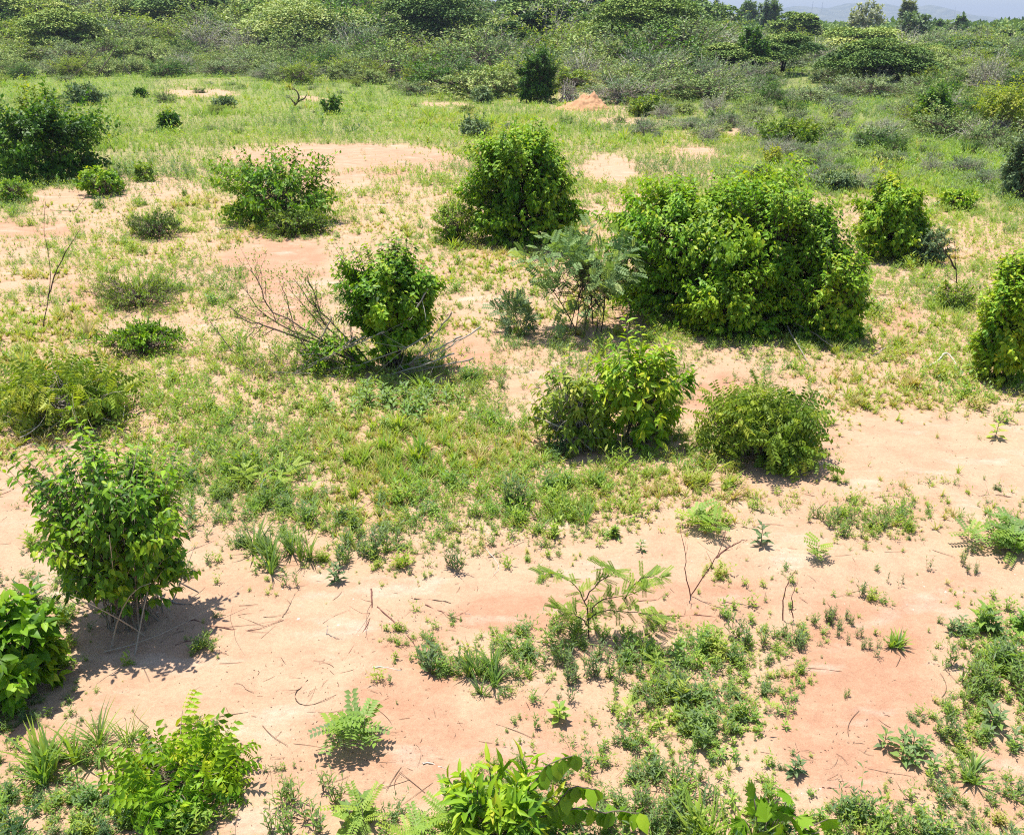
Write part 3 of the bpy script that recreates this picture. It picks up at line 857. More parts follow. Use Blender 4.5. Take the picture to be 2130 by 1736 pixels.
def upright(name, label, foot, lines, r0, mat, seed, cat, subs=5, leaves=None, dj=.12, lvl=1, sub_len=.35):
    """bare upright plant: lines are given as measured polylines starting at the foot"""
    r = np.random.default_rng(seed)
    P = G(*foot); y0 = P[1]
    root = thing(name, label, cat, P)
    g = Geo(); ends = []
    for ln in lines:
        off = 0; pts = []
        for i, (a, b) in enumerate(ln):
            q = UP(a, b, y0 + off) - P
            if q[2] < .004: q[2] = .004
            pts.append(q); off += r.normal(0, dj)
        ends += branch(g, pts, r0 * r.uniform(.7, 1.1), r, subs, sub_len, lvl, 12, .004, .4, r.uniform(.2, .8))
    obj('branches', g, M[mat], root)
    if leaves:
        lm, L, Wd, n, t0 = leaves
        E = np.array(ends); E = np.repeat(E, n, 0) + r.normal(0, .025, (len(E) * n, 3))
        E = E[E[:, 2] > .02]
        lf = Geo(); k = len(E)
        place(lf, LEAF5, E, r.normal(0, 1, (k, 3)) + [0, 0, .3], r.normal(0, .5, (k, 3)) + [0, 0, 1], L * r.uniform(.6, 1.1, k), Wd, np.clip(r.normal(t0, .12, k), 0, 1))
        obj('foliage', lf, M[lm], root)
    return root


upright('sapling', 'thin dark leafless sapling standing in the grass at the left', (92, 682),
        [[(90, 682), (100, 620), (105, 560), (92, 480), (95, 420)], [(100, 620), (112, 580), (140, 520), (165, 480)]], .008, 'bark_dark', 71, 'sapling', 5, dj=.03, lvl=0, sub_len=.2)
upright('sapling', 'bare dark stem left of the bush on the right edge', (1992, 615),
        [[(1993, 615), (1988, 560), (1985, 500)], [(1988, 560), (1970, 530), (1960, 515)]], .012, 'bark_dark', 72, 'sapling', 3, dj=.02, lvl=0, sub_len=.25)
upright('bare_twig', 'forked leafless reddish twig plant on open sand, right of the acacia seedling', (1435, 1240),
        [[(1436, 1240), (1428, 1200), (1425, 1150), (1415, 1100)], [(1437, 1238), (1470, 1190), (1495, 1150), (1510, 1100)], [(1490, 1160), (1520, 1135), (1555, 1122)]],
        .006, 'red_twig', 73, 'twig', 3, dj=.03, lvl=0, sub_len=.25)
upright('bare_twig', 'pair of thin bare red stems rising from a grey-green weed on the right sand', (1630, 1290),
        [[(1628, 1290), (1630, 1240), (1645, 1200), (1655, 1185)], [(1650, 1285), (1648, 1240), (1660, 1205)]], .005, 'red_twig', 74, 'twig', 1, dj=.02, lvl=0, sub_len=.2)
upright('dead_shrub', 'dark dead branch stub standing in the far meadow', (615, 222), [[(612, 222), (622, 205), (617, 190), (608, 185)], [(618, 212), (632, 206), (638, 198)], [(612, 215), (604, 205)]],
        .05, 'bark_dark', 75, 'dead shrub', 1, dj=.1, lvl=0)


def broken_bush():
    P = G(820, 765); y0 = P[1]
    FEET.append((P[0], P[1], .55))
    root = thing('shrub', 'lopsided shrub with a dense green crown and dead branches splayed out to the left', 'shrub', P)
    r = np.random.default_rng(81)
    m = mpp(P)
    lf, st = shrub_geo(82, .60, .52, 1.30, nt=1050, lpt=9, L=.068, Wd=.044, droop=.75, amp=.25, lumps=10, tint0=.40, vase=.38, zb=.14, zlo=-.7, skirt=.02, dome=.6,
                       base_r=.08, n_stems=16, stem_r=.012, shoots=.1, shoot_len=.15, lean=(.05, 0), deep=.4, tlen=.3)
    obj('foliage', lf, M['fresh'], root); obj('stems', st, M['bark_dark'], root)
    # column of leaves at the left of the crown
    lf2, st2 = shrub_geo(83, .13, .13, 1.2, nt=110, lpt=7, L=.06, Wd=.04, droop=.6, tint0=.38, zb=.45, base_r=.05, n_stems=5, stem_r=.008, lean=(-.42, 0), skirt=0)
    obj('foliage', lf2, M['fresh'], root); obj('stems', st2, M['bark_dark'], root)
    lines = [[(770, 775), (690, 720), (590, 680), (535, 640), (510, 600)], [(760, 775), (650, 715), (560, 680), (520, 670), (478, 640)],
             [(770, 770), (640, 690), (560, 640), (545, 600), (520, 560)], [(765, 778), (650, 735), (600, 650), (590, 590)],
             [(770, 775), (690, 690), (640, 620), (610, 580)], [(690, 790), (600, 790), (530, 768), (480, 725), (455, 690)],
             [(780, 770), (720, 700), (665, 640), (640, 575)], [(775, 775), (720, 740), (650, 660), (600, 600)]]
    g = Geo(); ends = []
    for i, ln in enumerate(lines):
        off = -.1; pts = []
        for a, b in ln:
            q = UP(a, b, y0 + off) - P; q[2] = max(q[2], .02); pts.append(q); off += r.normal(0.02, .1)
        ends += branch(g, pts, r.uniform(.008, .013), r, 12, .22, 1, 12, .008, -.05, r.uniform(.1, .6))
    obj('bare_branches', g, M['bark'], root)
    g2 = Geo()
    for ln in [[(740, 700), (680, 745), (600, 800)], [(690, 660), (660, 720), (620, 790)], [(800, 690), (730, 720), (640, 760)], [(900, 690), (830, 730), (740, 760), (640, 800)], [(945, 735), (880, 760), (800, 790), (690, 800)], [(960, 700), (900, 730), (850, 755)], [(1000, 680), (930, 725), (860, 770)], [(985, 745), (900, 765), (820, 785)], [(940, 650), (900, 700), (850, 760)],
               [(890, 600), (860, 650), (790, 730)], [(700, 800), (600, 775), (500, 772)], [(830, 760), (850, 800), (885, 845)], [(760, 700), (700, 730), (620, 740)]]:
        pts = []
        for a, b in ln:
            q = UP(a, b, y0 - .28 + r.normal(0, .05)) - P; q[2] = max(q[2], .02); pts.append(q)
        branch(g2, pts, .009, r, 6, .4, 0, 12, .005, .1, r.uniform(.4, 1))
    obj('dead_branches', g2, M['dry'], root)
    E = np.array(ends); E = np.repeat(E, 4, 0) + r.normal(0, .03, (len(E) * 4, 3)); E = E[E[:, 2] > .03]; k = len(E)
    lf = Geo(); place(lf, LEAF5, E, r.normal(0, 1, (k, 3)), r.normal(0, .4, (k, 3)) + [0, 0, 1], .03 * r.uniform(.6, 1.1, k), .012, np.clip(r.normal(.4, .1, k), 0, 1))
    # leafy part low at the left foot
    lf3, st3 = shrub_geo(84, .42, .3, .55, nt=170, lpt=6, L=.07, Wd=.032, droop=.8, tint0=.42, n_stems=10, stem_r=.006, dead=10)
    V, T, A = lf3.get(); V = V + UP(690, 745, y0 - .1) - P - [0, 0, .22]; V[:, 2] = np.maximum(V[:, 2], .01); lf.add(V, T, A)
    obj('small_leaves', lf, M['fresh'], root)


broken_bush()

K = stick
K('stick', 'forked dark stick lying on the sand, thin twigs pointing down to the left', [(772, 1225), (774, 1260), (765, 1300), (725, 1360)], .007, 'red_twig', 1, subs=3)
K('stick', 'long thin reddish twig running from the forked stick to the weeds on its right', [(785, 1262), (815, 1290), (850, 1325), (870, 1350)], .006, 'red_twig', 2, subs=3, sub_len=.6)
K('stick', 'short thick dark stick on sand, uppermost of the pair above the salmon band', [(862, 1246), (900, 1248), (938, 1255)], .008, 'bark_dark', 3, subs=0)
K('stick', 'longer kinked stick slanting right below the short thick dark stick', [(885, 1258), (930, 1278), (968, 1292)], .006, 'red_twig', 4, subs=2)
K('stick', 'small straight pale twig alone on the salmon sand in the middle', [(968, 1276), (1010, 1284)], .004, 'dry', 5, subs=0)
K('stick', 'tangled reddish twigs lying on cream sand in front of the rounded left shrub', [(368, 1310), (400, 1290), (450, 1305), (520, 1312), (590, 1290)], .006, 'red_twig', 6, subs=5, sub_len=.5)
K('stick', 'short dark red stick below the tangled twigs on the cream sand', [(365, 1342), (400, 1332), (440, 1326)], .006, 'red_twig', 7, subs=1)
K('stick', 'curled dark twig like a hook on the sand near the bottom left', [(640, 1415), (625, 1432), (612, 1446), (620, 1462), (650, 1466), (700, 1445)], .005, 'bark_dark', 8, subs=1)
K('stick', 'bent grey stick on sand between the tangled twigs and the forked stick', [(682, 1302), (680, 1318), (695, 1326), (712, 1330)], .006, 'dry', 9, subs=0)
K('stick', 'thin crooked stick leaning beside a weed left of the forked stick', [(588, 1285), (600, 1265), (612, 1240), (622, 1225)], .006, 'bark', 10, subs=1)
K('stick', 'white bleached stick on salmon sand left of the broad-leaved weeds', [(775, 1389), (800, 1388), (836, 1394)], .008, 'pale', 11, subs=0)
K('stick', 'pale grey branch end lying at the edge of the weeds in the middle', [(1062, 1085), (1090, 1082), (1122, 1072)], .012, 'dry', 12, subs=1, lift=.02)
K('stick', 'long thin dark stick lying diagonally below the grey branch end', [(1015, 1160), (1060, 1140), (1110, 1122)], .006, 'bark', 13, subs=2)
K('stick', 'pair of bare pale rootlets curling on the sand below the grey branch end', [(1010, 1140), (1030, 1165), (1038, 1185), (1025, 1195)], .005, 'pale', 14, subs=2)
K('stick', 'small white chip of wood on sand right of the grey branch end', [(1265, 1105), (1300, 1109)], .006, 'pale', 15, subs=0)
K('stick', 'bundle of thin reddish twigs under the forked leafless twig plant', [(1370, 1283), (1430, 1280), (1500, 1285), (1540, 1300)], .005, 'red_twig', 16, subs=5, sub_len=.4)
K('stick', 'thin twig pointing to upper right beside the acacia seedling', [(1290, 1265), (1330, 1252), (1385, 1243)], .005, 'red_twig', 17, subs=2)
K('stick', 'crooked pale branch with a raised elbow on grass near the right edge', [(1918, 765), (1940, 764, .02), (1962, 752, .09), (1978, 757, .06), (1995, 770)], .02, 'pale', 18, subs=0)
K('stick', 'long grey branch fallen at the foot of the largest bush', [(1635, 700, .12), (1655, 730, .08), (1690, 768), (1720, 795)], .012, 'dry', 19, subs=3)
K('stick', 'arched thin grey branch reaching right from the foot of the largest bush', [(1650, 700, .15), (1690, 715, .12), (1740, 735, .05), (1800, 735)], .010, 'dry', 20, subs=2)
K('stick', 'short pale branch on grass between the largest bush and the elbowed branch', [(1815, 742), (1850, 730, .05), (1880, 740)], .012, 'dry', 21, subs=1)
K('stick', 'wiry dark twig reaching in from the right edge across cream sand', [(2130, 1040), (2070, 1030), (2035, 1032)], .005, 'bark', 22, subs=2)
K('stick', 'thin brown stick lying level on the bare salmon sand at the lower right', [(1710, 1638), (1740, 1640), (1772, 1636)], .004, 'red_twig', 23, subs=0)
K('stick', 'dark stick on sand by the weeds in the bottom right corner', [(1940, 1680), (1965, 1695), (1990, 1702)], .007, 'bark_dark', 24, subs=0)
K('stick', 'dark twig lying on pale sand near the upper left sapling', [(105, 438), (150, 440), (165, 432, .03), (185, 415, .12)], .012, 'bark_dark', 25, subs=1)
K('stick', 'thin pale stick caught beside the plant at the bottom centre', [(880, 1586), (905, 1590), (930, 1600)], .006, 'pale', 26, subs=0)
K('stick', 'dead grey stick among the dry litter left of the rounded shrub', [(30, 935), (70, 925), (130, 930)], .012, 'dry', 27, subs=4)
K('stick', 'grey broken branch lying in the shade of the rounded left shrub', [(330, 1240), (365, 1255), (400, 1258)], .009, 'dry', 28, subs=2)


# ------------------------------------------------------------------ single herbs and clumps
def herb(name, label, cat, px, py, kind, h, seed, mat='herb', n=1, spread=0, **kw):
    r = np.random.default_rng(seed)
    P = G(px, py)
    root = thing(name, label, cat, P)
    lf, st = Geo(), Geo()
    if n > 1: runners = []
    for i in range(n):
        q = kind(r, h * r.uniform(.7, 1.1) if n > 1 else h, **kw)
        o = np.array([r.normal(0, spread), r.normal(0, spread * .8), 0]) if n > 1 else np.zeros(3)
        o[2] = terr(P[0] + o[0], P[1] + o[1]) - P[2] - .004
        if n > 1: runners.append(o)
        a = r.uniform(0, 6.28); c, s = math.cos(a), math.sin(a); Rm = np.array([[c, -s, 0], [s, c, 0], [0, 0, 1]])
        V, T, A = q[0].get(); lf.add(V @ Rm.T + o, T, A)
        if q[1].n:
            V, T, A = q[1].get(); st.add(V @ Rm.T + o, T, A)
    if n > 1 and st.n:
        E = np.array(runners); O = E * 0 + [0, 0, -.012]
        tubes(st, bez(O, (O + E) / 2, E + [0, 0, .003], 4), .0016, 3, .4)
    obj('leaves', lf, M[mat], root)
    if st.n: obj('stems', st, M['bark'], root)
    return root

WD, GS, FB, FN = herb_weed, herb_grass, herb_forb, herb_fern
CL = 'weed'
herb('broadleaf_weed', 'dark broad-leaved weed standing alone on sand below the low mounded shrub', CL, 1582, 1135, FB, .17, 1, n=1, t0=.12)
herb('broadleaf_weed', 'pale green rosette weed alone on cream sand near the right edge', CL, 2070, 912, FB, .17, 2, t0=.6)
herb('broadleaf_weed', 'small pale rosette of leaves on sand in the middle, above the bare twig plant', CL, 1332, 1145, FB, .09, 3, t0=.3)
herb('weed', 'dark spiky weed with purple stems on the sand left of the long diagonal stick', CL, 950, 1178, WD, .17, 4, n=3, spread=.03, t0=.1, lL=.34, lW=.2)
herb('weed', 'dark low weed with a broken stem on sand above the forked stick', CL, 702, 1208, FB, .13, 5, n=2, spread=.03, t0=.15)
herb('weed', 'slender grey weed on sand left of the forked stick', CL, 605, 1215, WD, .15, 6, n=2, spread=.03, t0=.28, stems=3)
herb('broadleaf_weed', 'single broad-leaved green sprout in the near weeds, low in the middle', CL, 1163, 1500, FB, .12, 7, t0=.5, n=1, wr=.7)
herb('weed', 'row of dark upright leaves on salmon sand beside the white bleached stick', CL, 890, 1385, WD, .14, 8, n=9, spread=.075, t0=.18, stems=3, per=4, lL=.5, lW=.34)
herb('grass_clump', 'grey-green grassy clump right of the row of dark upright leaves', CL, 1010, 1400, GS, .17, 9, n=9, spread=.085, t0=.34, w=.06)
herb('weed', 'dense dark green weed patch under the acacia seedling', CL, 1235, 1400, WD, .15, 10, n=16, spread=.13, t0=.22)
herb('weed', 'grey-green weed patch right of the acacia seedling', CL, 1380, 1440, WD, .14, 11, n=14, spread=.12, t0=.27)
herb('weed', 'bushy pale weed between the weed patch and the bare salmon sand', CL, 1545, 1350, WD, .18, 12, n=5, spread=.06, t0=.28)
herb('weed', 'dark weed trailing downhill on sand below the pair of bare red stems', CL, 1645, 1340, WD, .13, 13, n=6, spread=.05, t0=.25)
herb('weed', 'low dense grey-green clump on salmon sand right of the pair of bare red stems', CL, 1740, 1300, WD, .10, 14, n=14, spread=.075, t0=.26, stems=6)
herb('weed', 'silvery low clump just below the low dense grey-green clump', CL, 1810, 1350, WD, .09, 15, n=9, spread=.06, t0=.24)
herb('grass_clump', 'tuft of wide green grass blades beside the silvery low clump', CL, 1868, 1345, GS, .13, 16, n=3, spread=.03, t0=.48, w=.11, lay=1.2)
herb('weed', 'upright dark sprig on cream sand, upper one of two near the right', CL, 1790, 1235, WD, .13, 17, n=2, spread=.02, t0=.12, stems=3)
herb('weed', 'two-stemmed dark sprig on cream sand right of the bare red stems', CL, 1850, 1215, WD, .10, 18, n=3, spread=.05, t0=.15, stems=2)
herb('weed', 'small brownish sprig alone on cream sand toward the right edge', CL, 1930, 1185, WD, .11, 19, t0=.2, stems=3)
herb('weed', 'low spreading leafy patch at the right edge on cream sand', CL, 2080, 1140, FN, .16, 20, n=14, spread=.13, t0=.4, tmpl=PINN_UP)
herb('weed', 'grey tuft at the left foot of the low spreading leafy patch on the right edge', CL, 2005, 1180, WD, .10, 21, n=5, spread=.05, t0=.22)
herb('weed', 'broad long clump of upright green weeds left of the bare cream sand', CL, 1735, 1095, WD, .13, 22, n=20, spread=.11, t0=.36)
herb('weed', 'smaller clump of upright green weeds just right of the broad long clump', CL, 1845, 1090, WD, .12, 23, n=9, spread=.06, t0=.36)
herb('weed', 'large bright green weed bank on the right edge of the salmon sand', CL, 2080, 1440, WD, .19, 24, n=30, spread=.13, t0=.38)
herb('weed', 'dark leafy weed at the lower end of the large bank on the right edge', CL, 2090, 1530, FB, .13, 25, n=6, spread=.07, t0=.25)
herb('weed', 'dense green weed clump on salmon sand, lower left of the right edge bank', CL, 1895, 1575, FB, .11, 26, n=9, spread=.07, t0=.3)
herb('weed', 'grey weed clump between the right edge bank and the dense green clump', CL, 1975, 1530, WD, .12, 27, n=8, spread=.06, t0=.26)
herb('weed', 'small grey sprig on salmon sand near the bottom right', CL, 1655, 1610, FB, .09, 28, n=2, spread=.02, t0=.18)
herb('weed', 'little flat green sprig alone in the bare salmon sand', CL, 1760, 1448, WD, .06, 29, n=3, spread=.02, t0=.35)
herb('weed', 'dense mint green weed cushion near the bottom right corner', CL, 1830, 1735, WD, .16, 30, n=10, spread=.06, t0=.42)
herb('grass_clump', 'starry dark grass tuft on sand in the lower right', CL, 2035, 1625, GS, .12, 31, n=3, spread=.03, t0=.38, w=.1, lay=1.3)
herb('weed', 'dark small clump on salmon sand above the right edge bank', CL, 2000, 1318, FB, .09, 32, n=5, spread=.05, t0=.2)
herb('weed', 'tall grey-green grassy weed beside the rounded left shrub', CL, 575, 1165, GS, .26, 33, n=12, spread=.09, t0=.32, w=.05)
herb('weed', 'bushy grey-green weed on sand right of the tall grassy weed', CL, 770, 1150, WD, .21, 34, n=12, spread=.10, t0=.24)
herb('weed', 'grey weed with tall flower stalks in the band of weeds at the middle', CL, 1065, 1060, WD, .30, 35, n=7, spread=.07, t0=.26, stems=4)
herb('grass_clump', 'bright green grass patch in the band of weeds right of the stalks', CL, 1185, 1060, GS, .17, 36, n=16, spread=.11, t0=.46)
herb('grass_clump', 'tall fresh green grass clump in the middle, left of the droopy shrub', CL, 850, 975, GS, .2, 37, n=34, spread=.26, t0=.54, w=.06)
herb('weed', 'leafy green bank of weeds in the shade of the lopsided shrub', CL, 830, 850, FB, .17, 38, n=42, spread=.26, t0=.36)
herb('fern_weed', 'feathery ferny plant with spreading fronds right of the rounded left shrub', CL, 560, 1015, FN, .17, 39, n=10, spread=.16, t0=.62)
herb('fern_weed', 'pinnate-leaved seedling with arching leaves on sand near the bottom, left of centre', CL, 720, 1555, FN, .18, 40, n=4, spread=.05, t0=.36, tmpl=PINN_UP)
herb('weed', 'wiry grey-green grass plant on pink sand at the lower left', CL, 225, 1555, GS, .22, 41, n=5, spread=.06, t0=.42, w=.04, lay=1.2)
herb('grass_clump', 'loose yellow-green grass plant beside the left edge shrub', CL, 110, 1590, GS, .26, 42, n=6, spread=.07, t0=.52, w=.06)
herb('weed', 'weed tuft at the bottom, right of the low light green shrub', CL, 610, 1690, WD, .17, 43, n=12, spread=.10, t0=.34)
herb('broadleaf_weed', 'broad upright leaves at the bottom edge left of the centre plant', CL, 725, 1725, FB, .2, 44, n=3, spread=.06, t0=.42, wr=.5)
herb('weed', 'weeds with upright grey leaves at the bottom, right of the centre plant', CL, 1400, 1680, WD, .16, 45, n=22, spread=.13, t0=.32)
herb('fern_weed', 'small pinnate seedling with flat leaves on sand below the low mounded shrub', CL, 1700, 1170, FN, .12, 46, n=2, spread=.04, t0=.5, tmpl=PINN_UP)
herb('fern_weed', 'sprawling pinnate weed on sand left of the dark broad-leaved weed', CL, 1480, 1105, FN, .15, 47, n=5, spread=.09, t0=.5, tmpl=PINN_UP)

# acacia seedling with flat feathery sprays
def seedling():
    P = G(1225, 1330); r = np.random.default_rng(91)
    root = thing('acacia_seedling', 'yellow-green acacia seedling with flat feathery sprays above the dark weed patch', 'seedling', P)
    st, lf = Geo(), Geo(); y0 = P[1]
    E = []
    for ln in [[(1225, 1330), (1222, 1270), (1200, 1225), (1170, 1200), (1130, 1195)], [(1222, 1280), (1250, 1250), (1300, 1240), (1340, 1225)],
               [(1222, 1290), (1260, 1270), (1330, 1275), (1370, 1280)], [(1215, 1250), (1240, 1215), (1280, 1190), (1260, 1180)], [(1225, 1300), (1190, 1275), (1160, 1265)],
               [(1300, 1245), (1330, 1205), (1375, 1200)]]:
        off = 0; pts = []
        for a, b in ln:
            pts.append(UP(a, b, y0 + off) - P); off += r.normal(0, .05)
        p = wob(pts, 12, r, .004); tubes(st, p[None], np.linspace(.0045, .001, 12)[None], 5, .4)
        for i in (2, 3, 4, 5, 6, 7, 8, 9, 10, 11, 5, 7, 9, 11, 10):
            for s in (1, -1):
                t = nrm(p[i] - p[i - 1]); d = nrm(np.cross(t, [0, 0, 1.0])) * s
                E.append((p[i], d * .9 + t * .5 + r.normal(0, .25, 3)))
    Pp = np.array([e[0] for e in E]); X = np.array([e[1] for e in E]); n = len(E)
    place(lf, FEATH, Pp, X, r.normal(0, .2, (n, 3)) + [0, 0, 1], .105 * r.uniform(.7, 1.1, n), .10, np.clip(r.normal(.5, .12, n), 0, 1))
    obj('leaves', lf, M['olive'], root); obj('stems', st, M['bark_dark'], root)

seedling()

# plants cut by the bottom edge
def bottom_plants():
    r = np.random.default_rng(95)
    P = G(1030, 1760); root = thing('leafy_plant', 'bright green bushy plant with long leaves at the bottom edge, left of the round-leaved runner', 'plant', P)
    lf, st = shrub_geo(96, .25, .2, .36, nt=100, lpt=6, L=.10, Wd=.03, droop=.25, tmpl=LEAF8, tint0=.5, amp=.3, n_stems=8, stem_r=.004)
    obj('leaves', lf, M['fresh'], root); obj('stems', st, M['bark'], root)
    P = G(1180, 1730); root = thing('runner_plant', 'runner with a row of large round green leaves arching at the bottom edge', 'plant', P)
    lf, st = Geo(), Geo()
    for ln in [[(1080, 1740), (1110, 1640), (1140, 1590), (1195, 1570)], [(1120, 1700), (1200, 1680), (1270, 1690), (1330, 1690)], [(1090, 1750), (1200, 1745), (1290, 1760)], [(1150, 1680), (1190, 1640), (1240, 1640)]]:
        pts = [UP(a, b, P[1] - .03) - P for a, b in ln]; p = wob(pts, 14, r, .003)
        tubes(st, p[None], np.linspace(.004, .002, 14)[None], 5, .6)
        idx = np.arange(1, 14); 
        for s in (1, -1):
            X = np.tile(np.array([.15 * s, -.35 * s, -.75]), (len(idx), 1)) + r.normal(0, .2, (len(idx), 3))
            place(lf, LEAF8, p[idx], X, np.array([[.2, -1, .5]]) + r.normal(0, .3, (len(idx), 3)), .085 * r.uniform(.8, 1.1, len(idx)), .062, np.clip(r.normal(.45, .12, len(idx)), 0, 1))
    obj('leaves', lf, M['fresh'], root); obj('stems', st, M['bark'], root)
    P = G(900, 1740); root = thing('fern_weed', 'soft feathery fronds spreading left of the bright bushy plant at the bottom', 'weed', P)
    lf, st = Geo(), Geo()
    for i in range(8):
        q = herb_fern(r, .2, 7, .5, FEATH, .9, .9); o = np.array([r.normal(0, .12), r.normal(0, .09), 0])
        V, T, A = q[0].get(); lf.add(V + o, T, A); V, T, A = q[1].get(); st.add(V + o, T, A)
    obj('leaves', lf, M['herb'], root); obj('stems', st, M['bark'], root)
    P = G(1585, 1760); root = thing('lobed_plant', 'plant with lobed palm-shaped leaves among grass at the bottom edge', 'plant', P)
    lf, st = Geo(), Geo()
    for i in range(20):
        o = np.array([r.normal(0, .10), r.normal(0, .06), r.uniform(.10, .26)])
        tubes(st, bez(np.array([[o[0] * .3, o[1] * .3, -.01]]), np.array([[o[0] * .6, o[1] * .6, o[2] * .7]]), o[None], 4), np.full((1, 4), .0025), 4, .6)
        place(lf, PALM, o[None], r.normal(0, 1, (1, 3)) + [0, -.3, .2], np.array([[0, -.5, 1.0]]) + r.normal(0, .35, (1, 3)), .10 * r.uniform(.7, 1.1), .10, np.clip(r.normal(.38, .1), 0, 1))
    obj('leaves', lf, M['fresh'], root); obj('stems', st, M['bark'], root)
    herb('grass_clump', 'tall bright green grass blades at the bottom edge, left of the lobed plant', 'grass', 1500, 1760, GS, .28, 97, n=6, spread=.07, t0=.55, w=.05)

bottom_plants()


# ------------------------------------------------------------------ far scrub, thicket and trees
FK = dict(tmpl=LEAF4, twig_k=3)
S('shrub', 'tall dark egg-shaped bush standing before the thicket beside the orange mound', 'bush', 1120, 216, 90, 98, ('deep', 'bark_dark'), 111, .9,
  nt=900, lpt=8, L=.15, Wd=.085, droop=.35, tint0=.30, tlen=.25, deep=.35, zlo=-.95, amp=.15, stem_r=.04, twig_r=.006, base_r=.3, **FK)
S('dead_shrub', 'tan dry leafless shrub between the dark egg-shaped bush and the orange mound', 'bush', 1183, 214, 46, 165, ('silver', 'dry'), 112, .9,
  nt=120, lpt=4, L=.10, Wd=.03, bare=.6, dead=50, stem_r=.03, twig_r=.008, base_r=.3, **FK)
S('shrub', 'green shrub in the meadow just right of the orange mound', 'bush', 1355, 245, 110, 198, ('olive', 'bark'), 113, .9, nt=420, lpt=7, L=.15, Wd=.08, tint0=.42, deep=.4, stem_r=.02, twig_r=.005, **FK)
S('shrub', 'small dark shrub with an upright tip on the green meadow, left of the mound', 'bush', 692, 240, 42, 198, ('deep', 'bark_dark'), 114, .9, nt=140, lpt=7, L=.15, Wd=.07, tint0=.4, shoots=.2, **FK)
S('shrub', 'small dark leafy shrub on the meadow behind the pale sand, toward the left', 'bush', 352, 275, 52, 230, ('deep', 'bark_dark'), 115, .9, nt=110, lpt=6, L=.2, Wd=.11, tint0=.45, amp=.4, **FK)
S('shrub', 'tiny dark block-shaped shrub beside a bare streak in the far left meadow', 'bush', 293, 205, 30, 183, ('deep', 'bark_dark'), 116, .9, nt=70, lpt=6, L=.22, Wd=.1, tint0=.15, **FK)
S('shrub', 'low dark grey-green shrub behind the tall shoots at the left', 'bush', 172, 222, 90, 172, ('grey', 'bark_dark'), 117, .9, nt=300, lpt=7, L=.16, Wd=.08, tint0=.2, **FK)
S('shrub', 'low grey-green shrub in the meadow between the two bare streaks', 'bush', 463, 228, 56, 203, ('grey', 'bark'), 118, .9, nt=140, lpt=6, L=.17, Wd=.08, tint0=.3, **FK)
S('shrub', 'low ragged shrub in the meadow left of the dark egg-shaped bush', 'bush', 1005, 218, 60, 178, ('grey', 'bark'), 119, .9, nt=170, lpt=7, L=.16, Wd=.08, tint0=.32, **FK)
S('shrub', 'grey-green shrub behind the left shoulder of the tall rounded bush', 'bush', 985, 288, 80, 238, ('grey', 'bark'), 120, .9, nt=220, lpt=7, L=.13, Wd=.06, tint0=.35, bare=.15, **FK)
S('shrub', 'spreading mid green shrub on the right meadow above the largest bush', 'bush', 1645, 310, 150, 245, ('olive', 'bark'), 121, .9, nt=520, lpt=7, L=.13, Wd=.065, tint0=.35, amp=.4, **FK)
S('shrub', 'wide grey scrubby shrub right of the spreading mid green one', 'bush', 1830, 312, 130, 258, ('grey', 'dry'), 122, .9, nt=420, lpt=6, L=.11, Wd=.05, tint0=.4, bare=.3, dead=16, **FK)
S('shrub', 'dark green bush with a peaked top near the right edge, left of the golden one', 'bush', 1952, 278, 105, 172, ('deep', 'bark_dark'), 123, .9, nt=700, lpt=7, L=.13, Wd=.07, tint0=.48, amp=.4, zlo=-.9, **FK)
S('shrub', 'golden green bush with arching sprays at the right edge', 'bush', 2085, 300, 130, 158, ('gold', 'dry'), 124, .9, nt=420, lpt=7, L=.14, Wd=.06, tint0=.5, droop=.6, amp=.4, zb=.35, n_stems=30, base_r=.5, **FK)
S('shrub', 'tall dull green bush at the very right edge below the golden one', 'bush', 2130, 420, 90, 262, ('grey', 'bark'), 125, .9, nt=700, lpt=7, L=.09, Wd=.045, tint0=.25, amp=.35, dead=20, **FK)
S('dead_shrub', 'grey leafless brush under the golden green bush at the right edge', 'bush', 2035, 300, 90, 240, ('silver', 'dry'), 126, .9, nt=90, lpt=3, L=.08, Wd=.03, bare=.7, dead=60, stem_r=.02, base_r=.4, **FK)
S('shrub', 'small bright yellow-green sapling bush among grey scrub above the largest bush', 'bush', 1608, 345, 40, 300, ('gold', 'bark'), 127, .9, nt=60, lpt=6, L=.11, Wd=.05, tint0=.7, **FK)
S('shrub', 'low dark shrub in grey scrub just above the right end of the largest bush', 'bush', 1740, 402, 100, 355, ('grey', 'bark_dark'), 128, .9, nt=300, lpt=7, L=.08, Wd=.04, tint0=.22, **FK)
S('shrub', 'bright green low shrub right of the upright light green bush', 'bush', 1990, 440, 100, 388, ('fresh', 'bark'), 129, .9, nt=260, lpt=7, L=.08, Wd=.04, tint0=.6, **FK)
S('shrub', 'pair of rounded dark low shrubs merged at the left rim of the thicket meadow', 'bush', 915, 190, 90, 160, ('olive', 'bark_dark'), 130, .9, nt=260, lpt=7, L=.2, Wd=.1, tint0=.3, amp=.4, **FK)


